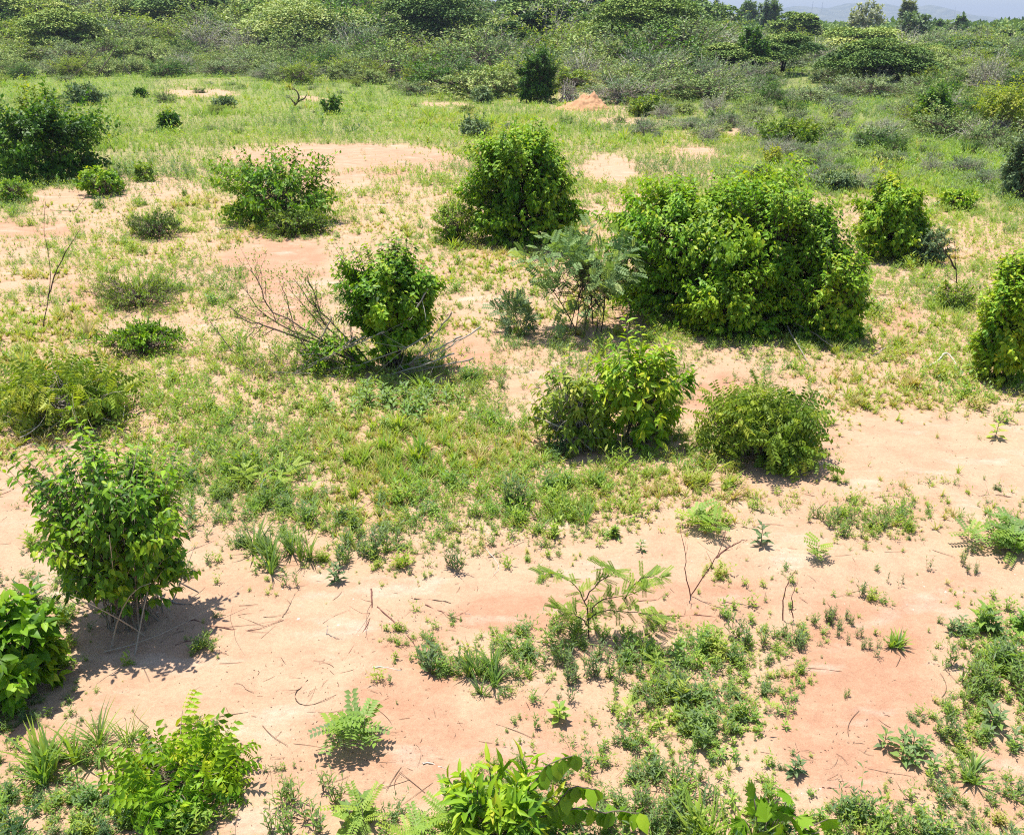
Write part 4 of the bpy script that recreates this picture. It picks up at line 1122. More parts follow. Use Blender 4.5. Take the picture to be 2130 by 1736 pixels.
def mound():
    P = G(1212, 228)
    root_r = np.random.default_rng(3)
    m = mpp(P); rx, h = 74 * m, 31 * m
    n = 46
    a = np.linspace(0, 2 * math.pi, 60, endpoint=False); rr = np.linspace(0, 1, n)
    A, Q = np.meshgrid(a, rr)
    x = np.cos(A) * Q * rx; y = np.sin(A) * Q * rx * .8
    prof = (1 - ss(Q)) ** 1.1
    z = h * prof * (1 + .12 * np.cos(A - .6)) + (vnoise(x * 4 + 9, y * 4, 7) - .5) * .30 * (1 - Q) + (vnoise(x * 12, y * 12, 8) - .5) * .10 - .06
    x = x + h * .4 * prof
    V = np.stack([x, y, z], -1).reshape(-1, 3)
    i = np.arange(n - 1)[:, None]; j = np.arange(60)[None]; j2 = (j + 1) % 60
    T = np.concatenate([np.stack([i * 60 + j, i * 60 + j2, (i + 1) * 60 + j2], -1).reshape(-1, 3), np.stack([i * 60 + j, (i + 1) * 60 + j2, (i + 1) * 60 + j], -1).reshape(-1, 3)])
    o = obj('soil_mound', Geo().add(V, T[:, ::-1], .5), bark_mat('mound_earth', (.44, .22, .11), (.60, .36, .20), .95))
    o.location = P
    tag(o, 'bare orange earth mound at the edge of the far meadow', 'mound')


mound()


ground_cover('ground_herbs', 'small weeds and grass tufts sprinkled over the near sand', 101, 2, 900, 1900, 14000, .03, .095, .0, 1.25,
             [1.4, 1.1, .35, .4, .7, .4, 1.0], .05, 1.0, 160, 1, 1700, .085, 26)
ground_cover('ground_herbs', 'green and yellowish weeds carpeting the middle of the clearing', 202, 1, 385, 1180, 66000, .042, .10, .018, 1.15,
             [1.3, 1.1, .4, .9, .6, .35, .8], .15, 1.55, 25, 230, 3200, .16, 30)
ground_cover('meadow_grass', 'lush bright green grass and weeds in front of the thicket', 303, 0, 78, 415, 130000, .08, .15, .017, 2.2,
             [.9, 1.25, .5, .75, .8, .3, .6], .03, 1.25, 1, 25, 3000, .7)


def litter():
    r = np.random.default_rng(5)
    g = Geo()
    n = 9000
    px = r.uniform(-300, W + 300, n); py = r.uniform(420, 1850, n) ** 1.0
    x, y = flatG(px, py); k = (y < 16) & (r.random(n) < np.clip((vnoise(x * 1.8, y * 1.8, 90) - .38) * 2.4, .06, 1))
    x, y = x[k], y[k]
    for fx, fy, fr in FEET:
        m_ = int(130 * min(fr, 1.2)); a = r.uniform(0, 6.28, m_); q = fr * np.sqrt(r.random(m_)) * 1.25
        x = np.concatenate([x, fx + np.cos(a) * q]); y = np.concatenate([y, fy + np.sin(a) * q])
    n = len(x); z = terr(x, y)
    a = r.uniform(0, 6.28, n); L = r.choice([.004, .007, .012, .03, .07], n, p=[.38, .26, .17, .12, .07])
    d = np.stack([np.cos(a), np.sin(a), r.normal(0, .12, n)], -1)
    P = np.stack([x, y, z + .003], -1)
    Mid = P + d * (L / 2)[:, None] + r.normal(0, .15, (n, 3)) * L[:, None]
    Mid[:, 2] = np.maximum(Mid[:, 2], z + .004)
    tubes(g, bez(P, Mid, P + d * L[:, None], 3), np.array([[.7, 1, .5]]) * np.where(L < .02, .0017, .0012)[:, None], 4, r.random(n))
    # thin fallen twigs, some half buried
    m_ = 420; px = r.uniform(-200, W + 200, m_); py = r.uniform(900, 1850, m_); x, y = flatG(px, py)
    k = r.random(m_) < np.clip((vnoise(x * 1.3, y * 1.3, 92) - .35) * 2.5, .1, 1); x, y = x[k], y[k]; m_ = len(x)
    a = r.uniform(0, 6.28, m_); L = r.uniform(.05, .22, m_); d = np.stack([np.cos(a), np.sin(a), r.normal(0, .03, m_)], -1)
    P = np.stack([x, y, terr(x, y) + .001], -1); E = P + d * L[:, None]; E[:, 2] = terr(E[:, 0], E[:, 1]) + r.uniform(-.003, .012, m_)
    Mi = (P + E) / 2 + r.normal(0, .14, (m_, 3)) * L[:, None]; Mi[:, 2] = terr(Mi[:, 0], Mi[:, 1]) + .004
    tubes(g, bez(P, Mi, E, 7), np.linspace(1, .5, 7)[None] * .0016 * r.uniform(.6, 1.5, (m_, 1)), 4, r.random(m_))
    o = obj('dry_litter', g, M['litter'])
    tag(o, 'brown bits of twig and dry leaf strewn on the sand', 'litter', kind='stuff')


litter()

def pebbles():
    r = np.random.default_rng(6)
    g = Geo(); n = 5200
    px = r.uniform(-300, W + 300, n); py = r.uniform(800, 1850, n); x, y = flatG(px, py)
    k = r.random(n) < np.clip((vnoise(x * 1.1, y * 1.1, 93) - .42) * 3, .05, 1); x, y = x[k], y[k]; n = len(x)
    base = np.array([(0, 0, .55), (1, 0, 0), (.35, .9, .05), (-.8, .6, 0), (-.85, -.5, .1), (.3, -.95, 0)])
    tri = np.array([(0, 1, 2), (0, 2, 3), (0, 3, 4), (0, 4, 5), (0, 5, 1)])
    sz = r.choice([.0025, .004, .006, .010], n, p=[.4, .35, .2, .05]); a = r.uniform(0, 6.28, n)
    J = base[None] * r.uniform(.6, 1.3, (n, 6, 3)) * sz[:, None, None]
    c, q = np.cos(a)[:, None], np.sin(a)[:, None]
    V = np.stack([J[..., 0] * c - J[..., 1] * q + x[:, None], J[..., 0] * q + J[..., 1] * c + y[:, None], J[..., 2] + terr(x, y)[:, None] - .0005], -1)
    g.add(V, tri[None] + (np.arange(n) * 6)[:, None, None], np.repeat(r.random(n), 6))
    o = obj('pebbles', g, bark_mat('pebble_stone', (.34, .20, .13), (.66, .56, .46), .95), smooth=False)
    tag(o, 'tiny earth crumbs and pebbles over the near sand', 'pebbles', kind='stuff')


pebbles()


# prototypes for the thicket
def proto(name, cat, seed, mats, rx, h, **kw):
    root = thing(name, '', cat, (0, 0, 0))
    lf, st = shrub_geo(seed, rx, rx * .95, h, **kw)
    obj('foliage', lf, M[mats[0]], root); obj('stems', st, M[mats[1]], root)
    return root


def acacia_geo(seed, rx, h, pads=26, dens=190, L=.30, Wd=.16, t0=.45, flat=.16, low=.35, trunk=.12):
    r = np.random.default_rng(seed); lf, st = Geo(), Geo()
    a = r.uniform(0, 6.28, pads); q = np.sqrt(r.random(pads))
    C = np.stack([np.cos(a) * q * rx * .82, np.sin(a) * q * rx * .82, h * (low + (1 - low) * (1 - q ** 2 * .6) * r.choice([1.0, .74, .46], pads, p=[.45, .33, .22]) * r.uniform(.93, 1.05, pads))], -1)
    pr = r.uniform(.24, .46, pads) * rx
    for c, p in zip(C, pr):
        n = int(1.9 * dens * (p / (.32 * rx)) ** 2)
        b = r.uniform(0, 6.28, n); w = np.sqrt(r.random(n)) * p
        P = c + np.stack([np.cos(b) * w, np.sin(b) * w, r.normal(0, flat * .3, n) * p - (w / p) ** 2 * p * .30], -1)
        P[:, 2] = np.maximum(P[:, 2], .1)
        X = np.stack([np.cos(b), np.sin(b), r.normal(-.05, .25, n)], -1) + r.normal(0, .5, (n, 3)) * [1, 1, .3]
        place(lf, LEAF4, P, X, r.normal(0, .28, (n, 3)) + [0, 0, 1], L * r.uniform(.6, 1.2, n), Wd * 1.25, np.clip(r.normal(t0, .12, n) + r.normal(0, .10), 0, 1))
    ns = 5
    B = np.stack([r.normal(0, .15, ns), r.normal(0, .15, ns), np.full(ns, -.1)], -1)
    pk = r.choice(pads, ns, replace=False); E = C[pk] - [0, 0, .1]
    Mm = B * .5 + E * .5 + [0, 0, .12 * h] - (E - B) * [.2, .2, 0]
    tubes(st, bez(B, Mm, E, 8), np.linspace(1, .35, 8)[None] * trunk, 6, r.uniform(.2, .8, ns))
    for i in range(pads):
        s = r.integers(0, ns); t = r.uniform(.4, .9)
        S0 = B[s] * (1 - t) ** 2 + 2 * Mm[s] * t * (1 - t) + E[s] * t * t
        tubes(st, bez(S0[None], ((S0 + C[i]) / 2 + [0, 0, -.05 * h])[None], (C[i] - [0, 0, .05])[None], 5), np.linspace(.4, .12, 5)[None] * trunk, 4, .4)
    return lf, st


def acacia(name, label, px, d, wpx, ty, seed, mats=('acacia', 'bark_dark'), cat='tree', **kw):
    dr = ray(px, 100.); x = dr[0] / dr[1] * d
    P = np.array([x, d, float(terr(x, d))])
    top = UP(px, ty, d)[2]
    rx = wpx / 2 / F * d * 1.02
    root = thing(name, label, cat, P)
    lf, st = acacia_geo(seed, rx, max(1.2, top - P[2]), L=.0030 * d, Wd=.0017 * d, **kw)
    obj('crown', lf, M[mats[0]], root); obj('trunk', st, M[mats[1]], root)


def tree(name, label, px, d, wpx, ty, seed, mats=('acacia', 'bark_dark'), zb=.12, kx=1.0, nt=260, **kw):
    dr = ray(px, 100.); x = dr[0] / dr[1] * d
    P = np.array([x, d, float(terr(x, d))])
    h = UP(px, ty, d)[2] - P[2]; rx = wpx / 2 / F * d
    root = thing(name, label, 'tree', P)
    a = dict(nt=nt, lpt=7, L=.0042 * d, Wd=.0026 * d, droop=.2, lumps=8, amp=.16, zb=zb, tlen=.25, deep=.4, zlo=-.7, stem_r=.02 * h, twig_r=.0003 * d,
             n_stems=6, base_r=.1, shoots=0, rough=.05, camp=.22, tint0=.4, tmpl=LEAF4)
    a.update(kw)
    lf, st = shrub_geo(seed, rx, rx, h, **a)
    obj('crown', lf, M[mats[0]], root); obj('trunk', st, M[mats[1]], root)


acacia('acacia_tree', 'wide umbrella-shaped acacia rising above the top edge at the centre, left of the open sky', 1350, 74, 250, -14, 201, pads=46, dens=230, low=.42, t0=.5)
acacia('acacia_tree', 'dark flat-topped acacia cut by the top edge, left of centre', 915, 84, 230, -30, 202, pads=40, dens=220, low=.40, t0=.22)
acacia('acacia_tree', 'dark layered acacia in the top left, cut by the top edge', 430, 112, 250, -34, 203, pads=38, dens=220, low=.40, t0=.2)
acacia('acacia_tree', 'small dark acacia between the dark flat-topped one and the umbrella-shaped one', 1092, 78, 95, 5, 204, pads=18, dens=200, low=.4, t0=.15)
acacia('acacia_tree', 'low layered dark acacia in the middle of the right thicket', 1830, 55, 200, 78, 205, pads=40, dens=210, low=.25, t0=.36)
acacia('acacia_tree', 'small flat acacia under the skyline, left of the silvery tree', 1650, 118, 110, 22, 206, pads=26, dens=190, low=.35, t0=.45)
acacia('acacia_tree', 'broad pale olive acacia in front of the silvery tree', 1800, 95, 190, 54, 207, pads=36, dens=200, low=.3, t0=.6)
acacia('acacia_tree', 'grey spreading acacia low on the right below the dark round skyline trees', 2010, 85, 130, 85, 208, mats=('grey', 'bark_dark'), pads=28, dens=190, low=.45, t0=.3)
acacia('acacia_tree', 'yellow-green acacia at the far left behind the meadow', 640, 92, 260, -4, 209, mats=('thick', 'bark_dark'), pads=40, dens=190, low=.3, t0=.7)
tree('dark_tree', 'narrow dark tree with dense foliage inside the right thicket', 1566, 62, 70, 54, 211, ('deep', 'bark_dark'), .02, tint0=.25, nt=300)
tree('tree', 'dark round skyline tree at the left end of the open sky', 1478, 190, 62, 0, 212, ('acacia', 'bark_dark'), .1)
tree('tree', 'small round skyline tree right of the dark round one, beneath clear sky', 1550, 200, 40, 4, 213, ('grey', 'bark_dark'), .1, tint0=.2)
tree('tree', 'bushy skyline tree cut by the top edge beside the small round one', 1594, 170, 46, -8, 214, ('grey', 'bark_dark'), .1, tint0=.22)
tree('silvery_tree', 'pale silvery bushy tree on the skyline', 1790, 130, 66, 2, 215, ('silver', 'dry'), .08, kx=1)
tree('tree', 'tall thin tree on the skyline reaching the top edge', 1877, 150, 28, -12, 216, ('silver', 'dry'), .2, tint0=.15)
tree('tree', 'broad grey-green skyline tree below the tall thin one', 1895, 145, 70, 20, 217, ('grey', 'bark_dark'), .1, tint0=.25)
tree('tree', 'low dark skyline tree before the hill, right of the broad grey-green one', 1945, 175, 56, 40, 218, ('acacia', 'bark_dark'), .1, tint0=.25)
tree('tree', 'slender rounded skyline tree beside the white house', 1988, 170, 27, 35, 219, ('acacia', 'bark_dark'), .1, tint0=.3)
tree('tree', 'rounded dark skyline tree alone against the sky near the right edge', 2070, 175, 34, 40, 220, ('acacia', 'bark_dark'), .1, tint0=.15)
tree('tree', 'dark skyline tree filling the right edge', 2112, 165, 52, 38, 221, ('acacia', 'bark_dark'), .1, tint0=.2)
tree('tree', 'olive round tree in front of the dark skyline tree at the right edge', 2092, 140, 40, 57, 222, ('thick', 'bark_dark'), .1, tint0=.5)
tree('tree', 'low olive tree in the right distance between slender and rounded skyline trees', 2025, 150, 46, 55, 223, ('thick', 'bark_dark'), .1, tint0=.45)
tree('tree', 'low green tree at the very right edge below the dark skyline tree', 2128, 120, 44, 68, 224, ('thick', 'bark_dark'), .1, tint0=.5)


def front_y(px):
    return np.interp(px, [-400, 0, 400, 600, 900, 1060, 1250, 1450, 1700, 1900, 2130, 2500], [152, 150, 150, 165, 178, 196, 200, 205, 215, 225, 262, 290])


def thicket():
    r = np.random.default_rng(404)
    kinds = []
    common = dict(lpt=7, droop=.15, lumps=12, amp=.5, camp=.5, clumps=16, zlo=-.9, deep=.42, tlen=.3, stem_r=.035, twig_r=.009, tmpl=LEAF4, base_r=.3, shoots=.12, shoot_len=.2)
    spec = [('olive_shrub', 'olive', ('thick', 'bark'), .55, 0, 0), ('green_shrub', 'mid green', ('thick', 'bark'), .38, 0, 0),
            ('grey_shrub', 'grey-green', ('grey', 'dry'), .30, .25, 24), ('grey_shrub', 'twiggy grey', ('silver', 'dry'), .25, .55, 60),
            ('dark_shrub', 'dark green', ('deep', 'bark_dark'), .35, 0, 0), ('bright_shrub', 'bright yellow-green', ('gold', 'bark'), .35, 0.05, 0),
            ('dull_shrub', 'dull green', ('grey', 'bark'), .45, .1, 8), ('fresh_shrub', 'fresh green', ('olive', 'bark'), .5, 0, 0)]
    for i, (nm, col, mats, t0, bare, dead) in enumerate(spec):
        kinds.append((proto(nm, 'shrub', 500 + i, mats, 2.4, 3.3, nt=520, L=.23, Wd=.10, tint0=t0, bare=bare, dead=dead, **common), col))
    used = set(); n = 0; tries = 0
    pts = []
    while n < 560 and tries < 30000:
        tries += 1
        px = r.uniform(-260, W + 260); fy = front_y(px)
        right = px > 1480
        dmin = CZ / math.tan(PITCH + math.atan((fy - H / 2) / F))
        d = dmin + (170 - dmin) * r.random() ** 1.6
        dr = ray(px, 100.); x = dr[0] / dr[1] * d
        depth = d - dmin
        d = d - r.random() ** 2 * 9
        x = dr[0] / dr[1] * d
        hmax = 1.3 + .085 * depth if not right else .9 + .028 * depth
        h = min(hmax, 5.0 if not right else 2.7) * r.uniform(.6, 1.1)
        w = max(h * r.uniform(.85, 1.6), .8)
        if px > 1180 and px < 1290 and d < 52: continue
        if px > 1060 and px < 1175 and d < 50: continue
        if px > 1640 and px < 1880 and d < 47 and r.random() < .8: continue
        if any((x - a) ** 2 + (d - b) ** 2 < (.42 * (w + c)) ** 2 for a, b, c in pts): continue
        pts.append((x, d, w))
        i = int(r.choice(8, p=[.19, .15, .17, .07, .11, .06, .14, .11]))
        root, col = kinds[i]
        z = float(terr(x, d)) - .05
        s = (w / 2.4, w / 2.4, h / 3.3)
        zone = 'left of the clearing' if px < 700 else ('behind the middle of the meadow' if px < 1300 else 'on the right')
        row = 'at the front rim' if depth < 9 else ('in the middle rows' if depth < 40 else 'far back')
        lab = '%s shrub %s of the thicket %s' % (col, row, zone)
        grp = '%s thicket shrubs' % col
        if i not in used:
            root.location = (x, d, z); root.rotation_euler[2] = r.uniform(0, 6.28); root.scale = s; root['label'] = lab; root['group'] = grp; used.add(i)
        else:
            dup(root, (x, d, z), r.uniform(0, 6.28), s, lab, grp)
        n += 1
    # low scrub of the right-hand meadow and the edges
    q = 0
    for _ in range(4000):
        if q >= 150: break
        px = r.uniform(1330, 2350); py = r.uniform(225, 400)
        if py > 300 and px < 1560: continue
        P = G(px, py)
        m = mpp(P)
        w = r.uniform(35, 85) * m / 2; h = w * r.uniform(.6, 1.1)
        if any((P[0] - a) ** 2 + (P[1] - b) ** 2 < (.5 * (w + c)) ** 2 for a, b, c in pts): continue
        if r.random() > .75 and px < 1900 and py < 270: continue
        pts.append((P[0], P[1], w))
        i = int(r.choice([2, 3, 6, 0, 4], p=[.32, .26, .22, .12, .08]))
        root, col = kinds[i]
        dup(root, P - [0, 0, .03], r.uniform(0, 6.28), (w / 2.4, w / 2.4, h / 3.3), 'low %s shrub in the scrubby meadow on the right' % col, '%s thicket shrubs' % col)
        q += 1
    q = 0
    for _ in range(4000):                     # low scrub thinning out over the far meadow
        if q >= 60: break
        px = r.uniform(-300, 1330); py = 155 + 130 * r.random() ** 1.7
        P = G(px, py); m = mpp(P)
        w = r.uniform(12, 38) * m / 2 * r.choice([1, 1, 1.5]); h = w * r.uniform(.5, 1.0)
        if any((P[0] - a) ** 2 + (P[1] - b) ** 2 < (.6 * (w + c)) ** 2 for a, b, c in pts): continue
        pts.append((P[0], P[1], w))
        i = int(r.choice([1, 2, 4, 6, 7, 5], p=[.25, .2, .15, .2, .12, .08]))
        root, col = kinds[i]
        dup(root, P - [0, 0, .03], r.uniform(0, 6.28), (w / 2.4, w / 2.4, h / 3.3), 'small low %s shrub dotted over the far green meadow' % col, '%s thicket shrubs' % col)
        q += 1



thicket()


def back_acacias():
    r = np.random.default_rng(606)
    pro = []
    for i in range(4):
        root = thing('acacia_tree', '', 'tree', (0, 0, 0))
        lf, st = acacia_geo(620 + i, 4.5, 5.0, pads=34, dens=190, L=.32, Wd=.18, low=[.3, .42, .36, .5][i], t0=[.5, .35, .65, .45][i])
        obj('crown', lf, M['acacia'], root); obj('trunk', st, M['bark_dark'], root); pro.append(root)
    spots = [(px, r.uniform(98, 140), r.uniform(-26, 4)) for px in np.arange(-230, 1440, 92)]
    spots += [(r.uniform(-250, 1440), r.uniform(84, 112), r.uniform(22, 70)) for _ in range(20)]
    spots += [(r.uniform(1480, 2300), r.uniform(62, 120), r.uniform(66, 112)) for _ in range(18)]
    for i, (px, d, ty) in enumerate(spots):
        px += r.normal(0, 18)
        dr = ray(px, 100.); x = dr[0] / dr[1] * d; z = float(terr(x, d)); h = max(1.8, UP(px, ty, d)[2] - z); w = h * r.uniform(.85, 1.3)
        zone = ('along the top edge at the back of the thicket' if i < 19 else 'inside the thicket left of the open sky' if i < 39 else 'inside the thicket under the open sky')
        lab = 'flat-crowned acacia ' + zone; sc = (w / 5.0, w / 5.0, h / 5.0)
        if i < 4:
            o = pro[i]; o.location = (x, d, z); o.scale = sc; o.rotation_euler[2] = r.uniform(0, 6.28); o['label'] = lab; o['group'] = 'flat-crowned acacias of the thicket'
        else: dup(pro[int(r.integers(0, 4))], (x, d, z), r.uniform(0, 6.28), sc, lab, 'flat-crowned acacias of the thicket')


back_acacias()


def woodland():
    """woodland reaching to the foot of the hills, seen as one mass"""
    r = np.random.default_rng(77)
    g = Geo()
    n = 2600
    d = np.exp(r.uniform(math.log(150), math.log(3300), n)); a = np.radians(r.uniform(-34, 36, n))
    x = d * np.tan(a); y = d
    h = r.uniform(2.2, 4.4, n) * (1 + .12 * (d > 500)); w = h * r.uniform(.9, 1.6, n)
    z = terr(x, y)
    k = np.where(d < 400, 130, 50)
    idx = np.repeat(np.arange(n), k); m = len(idx)
    u = sph(r, m, -.5)
    P = np.stack([x[idx], y[idx], z[idx] + h[idx] * .5], -1) + u * np.stack([w[idx] * .6, w[idx] * .6, h[idx] * .5], -1) * (1 - .4 * r.random((m, 1)) ** 2)
    L = (w * np.where(d < 400, .19, .34))[idx]
    place(g, LEAF4, P, u + r.normal(0, .6, (m, 3)), r.normal(0, .5, (m, 3)) + [0, 0, 1], L, L * .7, np.clip(r.normal(.35, .12, m) + r.normal(0, .12, n)[idx], 0, 1))
    o = obj('woodland', g, M['thick'])
    tag(o, 'far mass of low trees reaching across the plain to the hills', 'woodland', kind='stuff')


woodland()


def hills():
    prof = [(-1500, 30), (0, 30), (900, 26), (1450, 34), (1560, 30), (1683, 25), (1720, 27), (1760, 20), (1815, 20), (1850, 24), (1880, 30), (1923, 23), (1945, 27),
            (1973, 35), (2010, 40), (2054, 47), (2130, 52), (2400, 54), (3600, 50)]
    px = np.linspace(-1500, 3600, 700); py = np.interp(px, *zip(*prof))
    D = 3900.0
    x = (px - W / 2) / F / (cP + (H / 2 - 50) / F * sP) * D
    hh = (HY - py) / F * D * 1.08 + CZ + 3
    hh = hh + (vnoise(x * .02, x * 0, 3) - .5) * 7 + (vnoise(x * .06, x * 0, 4) - .5) * 4
    rows = 14
    t = np.linspace(0, 1, rows)
    V = []
    for k in t:
        V.append(np.stack([x, np.full_like(x, D - 700 + 700 * k) + (vnoise(x * .004, x * 0 + k * 3, 6) - .5) * 120, hh * ss(k) + (vnoise(x * .01, x * 0 + 9 * k, 8) - .5) * 6 * k - 2], -1))
    V.append(np.stack([x, np.full_like(x, D + 900), np.full_like(x, -2)], -1)); rows += 1
    V = np.array(V).reshape(-1, 3); m = len(x)
    i = np.arange(rows - 1)[:, None]; j = np.arange(m - 1)[None]
    T = np.concatenate([np.stack([i * m + j, i * m + j + 1, (i + 1) * m + j + 1], -1).reshape(-1, 3), np.stack([i * m + j, (i + 1) * m + j + 1, (i + 1) * m + j], -1).reshape(-1, 3)])
    mt, nt, o = newmat('hill_scrub')
    tc = nt.nodes.new('ShaderNodeTexCoord'); nz = nt.nodes.new('ShaderNodeTexNoise'); nz.inputs['Scale'].default_value = .02; nz.inputs['Detail'].default_value = 6
    nt.links.new(tc.outputs['Object'], nz.inputs['Vector'])
    rp = ramp(nt, [(.35, (.04, .065, .03)), (.65, (.16, .17, .09))]); nt.links.new(nz.outputs['Fac'], rp.inputs[0])
    p = nt.nodes.new('ShaderNodeBsdfPrincipled'); p.inputs['Roughness'].default_value = .95
    nt.links.new(rp.outputs[0], p.inputs['Base Color']); nt.links.new(p.outputs[0], o.inputs['Surface'])
    ob = obj('hills', Geo().add(V, T, .5), mt)
    tag(ob, 'low blue hazy hills along the right horizon', 'hills', kind='structure')


hills()


def mast(px, y_top, y_bot, d, label):
    b = UP(px, y_bot, d); t = UP(px, y_top, d)
    hh = float(t[2] - b[2]) + 6
    root = bpy.data.objects.new('radio_mast', None)
    g = Geo(); w = 1.3
    for sx, sy in ((1, 1), (1, -1), (-1, 1), (-1, -1)):
        tubes(g, np.array([[[sx * w, sy * w, 0], [sx * .35, sy * .35, hh]]]), np.array([[.16, .10]]), 4, .5)
    n = 14
    for i in range(n):
        z0 = hh * i / n; z1 = hh * (i + 1) / n; w0 = w - (w - .35) * i / n; w1 = w - (w - .35) * (i + 1) / n
        for s in (1, -1):
            tubes(g, np.array([[[-w0, s * w0, z0], [w1, s * w1, z1]], [[s * w0, w0, z0], [s * w1, -w1, z1]]]), .07, 3, .5)
    o = obj('radio_mast', g, plain('mast_grey_' + str(px), (.30, .30, .32)), None, smooth=False)
    bpy.data.objects.remove(root)
    o.location = (b[0], d, b[2] - 6)
    tag(o, label, 'mast', 'thin masts on the horizon')


mast(1689, 3, 24, 2600, 'thin radio mast on the horizon, left one of the close pair')
mast(1709, 6, 24, 2600, 'thin radio mast on the horizon, right one of the close pair')
mast(1985, 15, 34, 2800, 'thin radio mast standing alone on the right slope of the hills')


def house():
    d = 620.
    b = UP(1963, 55, d); x = float(b[0])
    root = thing('house', 'tiny white house among trees below the hills', 'house', (x, d, 0))
    wl, rf, dr = Geo(), Geo(), Geo()

    def box(g, x0, x1, y0, y1, z0, z1):
        V = [(a, b, c) for a in (x0, x1) for b in (y0, y1) for c in (z0, z1)]
        Q = [(0, 1, 3, 2), (4, 6, 7, 5), (0, 4, 5, 1), (2, 3, 7, 6), (0, 2, 6, 4), (1, 5, 7, 3)]
        T = []
        for q in Q: T += [(q[0], q[1], q[2]), (q[0], q[2], q[3])]
        g.add(V, T, .5)
    box(wl, -2.6, 2.6, 0, 4, 0, 5.2)
    V = [(-2.9, -.3, 5.2), (2.9, -.3, 5.2), (2.9, 4.3, 5.2), (-2.9, 4.3, 5.2), (-2.9, 2, 6.3), (2.9, 2, 6.3)]
    rf.add(V, [(0, 1, 5), (0, 5, 4), (2, 3, 4), (2, 4, 5), (0, 4, 3), (1, 2, 5), (0, 2, 1), (0, 3, 2)], .5)
    for q in (-1.6, .9): box(dr, q, q + .8, -.03, .05, 3.2, 4.3)
    obj('wall', wl, plain('white_paint', (.8, .8, .78)), root, False)
    obj('roof', rf, plain('white_roof', (.78, .78, .78), .5), root, False)
    obj('window', dr, plain('dark_opening', (.05, .05, .06)), root, False)


house()

# the pale stump seen in the grey scrub
o = Geo(); r9 = np.random.default_rng(9)
branch(o, [np.array([0, 0, -.02]), np.array([-.05, 0, .22]), np.array([-.02, .02, .5]), np.array([.03, .02, .62])], .05, r9, 1, .2, 0, 10, .004, .4, .9)
o = obj('dead_stump', o, M['pale']); o.location = G(1370, 196)
tag(o, 'short white bleached stump sticking up in the grey scrub right of the mound', 'stump')
upright('dead_shrub', 'pale leafless forked branches inside the thicket left of centre', (690, 128), [[(700, 128), (688, 110), (672, 92), (668, 75)], [(700, 126), (698, 108), (706, 90)], [(702, 124), (718, 106), (735, 98)]],
        .09, 'pale', 76, 'dead shrub', 4, dj=.3, lvl=1)
upright('dead_shrub', 'slanting bare dark trunks in front of the thicket at the left', (190, 165), [[(140, 178), (155, 155), (185, 128), (210, 100)], [(198, 170), (215, 140), (232, 115), (245, 95)], [(272, 158), (260, 140), (256, 105)]],
        .06, 'bark', 77, 'dead shrub', 4, leaves=('thick', .3, .12, 5, .5), dj=.3, lvl=1)
upright('dead_shrub', 'small white bare stems at the front rim of the thicket left of the egg-shaped bush', (835, 178), [[(832, 179), (833, 165), (834, 157)], [(837, 179), (837, 168), (836, 160)], [(829, 178), (828, 168)]],
        .045, 'pale', 78, 'dead shrub', 1, dj=.05, lvl=0)
upright('dead_shrub', 'pale leaning dead branch in the thicket above the orange mound', (1285, 150), [[(1288, 150), (1290, 128), (1300, 112), (1312, 100)], [(1288, 152), (1284, 138), (1276, 128)]],
        .07, 'pale', 79, 'dead shrub', 2, dj=.1, lvl=0)

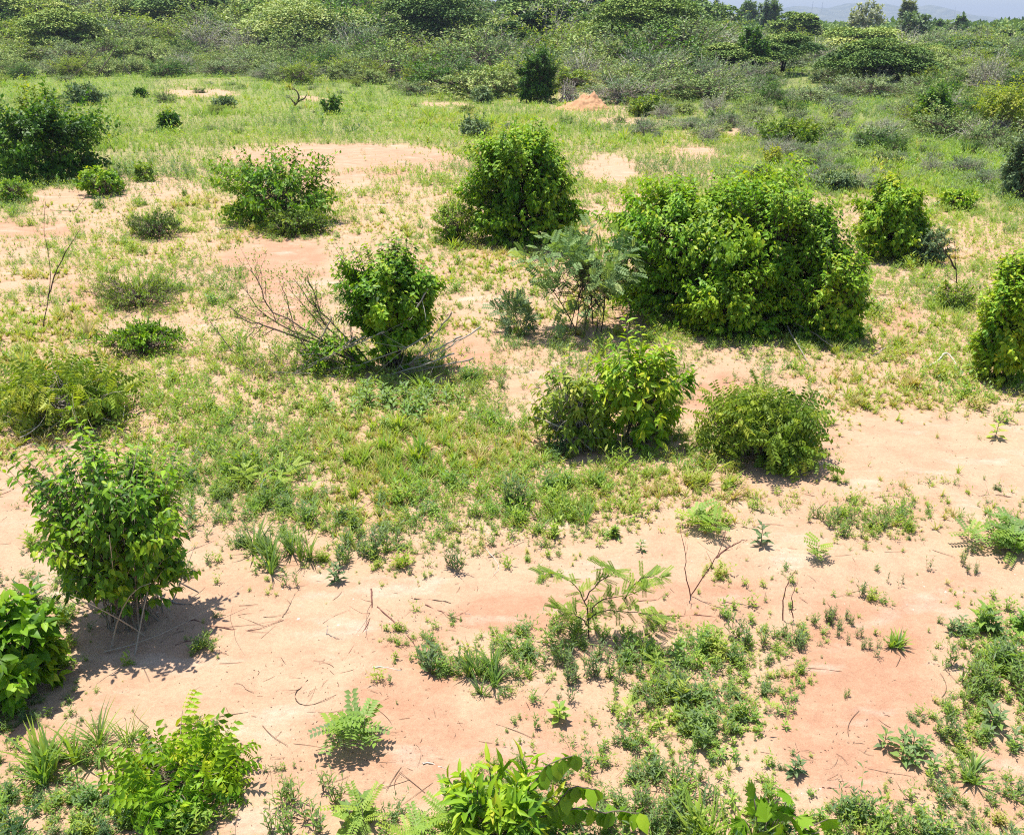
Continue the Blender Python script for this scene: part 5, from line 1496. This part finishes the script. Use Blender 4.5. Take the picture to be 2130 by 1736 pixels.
# ------------------------------------------------------------------ air
def haze():
    me = bpy.data.meshes.new('haze')
    x0, x1, y0, y1, z0, z1 = -7000, 7000, -7000, 7000, -6, 140
    V = [(a, b, c) for a in (x0, x1) for b in (y0, y1) for c in (z0, z1)]
    me.from_pydata(V, [], [(0, 1, 3, 2), (4, 6, 7, 5), (0, 4, 5, 1), (2, 3, 7, 6), (0, 2, 6, 4), (1, 5, 7, 3)])
    m, nt, o = newmat('haze_air')
    v = nt.nodes.new('ShaderNodeVolumePrincipled')
    v.inputs['Color'].default_value = (.60, .69, .86, 1); v.inputs['Density'].default_value = HAZE; v.inputs['Anisotropy'].default_value = .0
    nt.links.new(v.outputs[0], o.inputs['Volume'])
    me.materials.append(m)
    ob = bpy.data.objects.new('haze', me); COL.objects.link(ob)
    tag(ob, 'thin pale blue haze over the far plain', 'haze', kind='stuff')


HAZE = 3.6e-4
haze()

# ------------------------------------------------------------------ light, sky, camera
SUN = np.array([-.17, .20, 1.0]); SUN /= np.linalg.norm(SUN)
el = math.asin(SUN[2]); az = math.atan2(SUN[0], SUN[1])
w = bpy.data.worlds.new('World'); scn.world = w; w.use_nodes = True
nt = w.node_tree; bg = nt.nodes['Background']
sky = nt.nodes.new('ShaderNodeTexSky'); sky.sky_type = 'NISHITA'; sky.sun_disc = False
sky.sun_elevation = el; sky.sun_rotation = az; sky.air_density = 1.0; sky.dust_density = .8; sky.ozone_density = 3.0; sky.altitude = 300
nt.links.new(sky.outputs[0], bg.inputs['Color']); bg.inputs['Strength'].default_value = .11
ld = bpy.data.lights.new('sun', 'SUN'); ld.energy = 4.6; ld.angle = R_(.53); ld.color = (1.0, .955, .87)
lo = bpy.data.objects.new('sun', ld); COL.objects.link(lo)
from mathutils import Vector
lo.rotation_euler = Vector(SUN).to_track_quat('Z', 'Y').to_euler(); lo.location = (-20, 20, 60)

cd = bpy.data.cameras.new('camera'); cam = bpy.data.objects.new('camera', cd); COL.objects.link(cam)
cd.sensor_fit = 'HORIZONTAL'; cd.sensor_width = 36; cd.lens = F / W * 36; cd.clip_start = .1; cd.clip_end = 20000
cam.location = (0, 0, CZ); cam.rotation_euler = (math.pi / 2 - PITCH, 0, 0)
scn.camera = cam

vs = scn.view_settings
vs.view_transform = 'Standard'; vs.look = 'None'; vs.exposure = .82; vs.gamma = 1
scn.cycles.max_bounces = 7; scn.cycles.diffuse_bounces = 3; scn.cycles.glossy_bounces = 2; scn.cycles.transmission_bounces = 4
scn.cycles.volume_bounces = 0; scn.cycles.transparent_max_bounces = 4
scn.cycles.use_denoising = False
scn.cycles.filter_width = 1.1
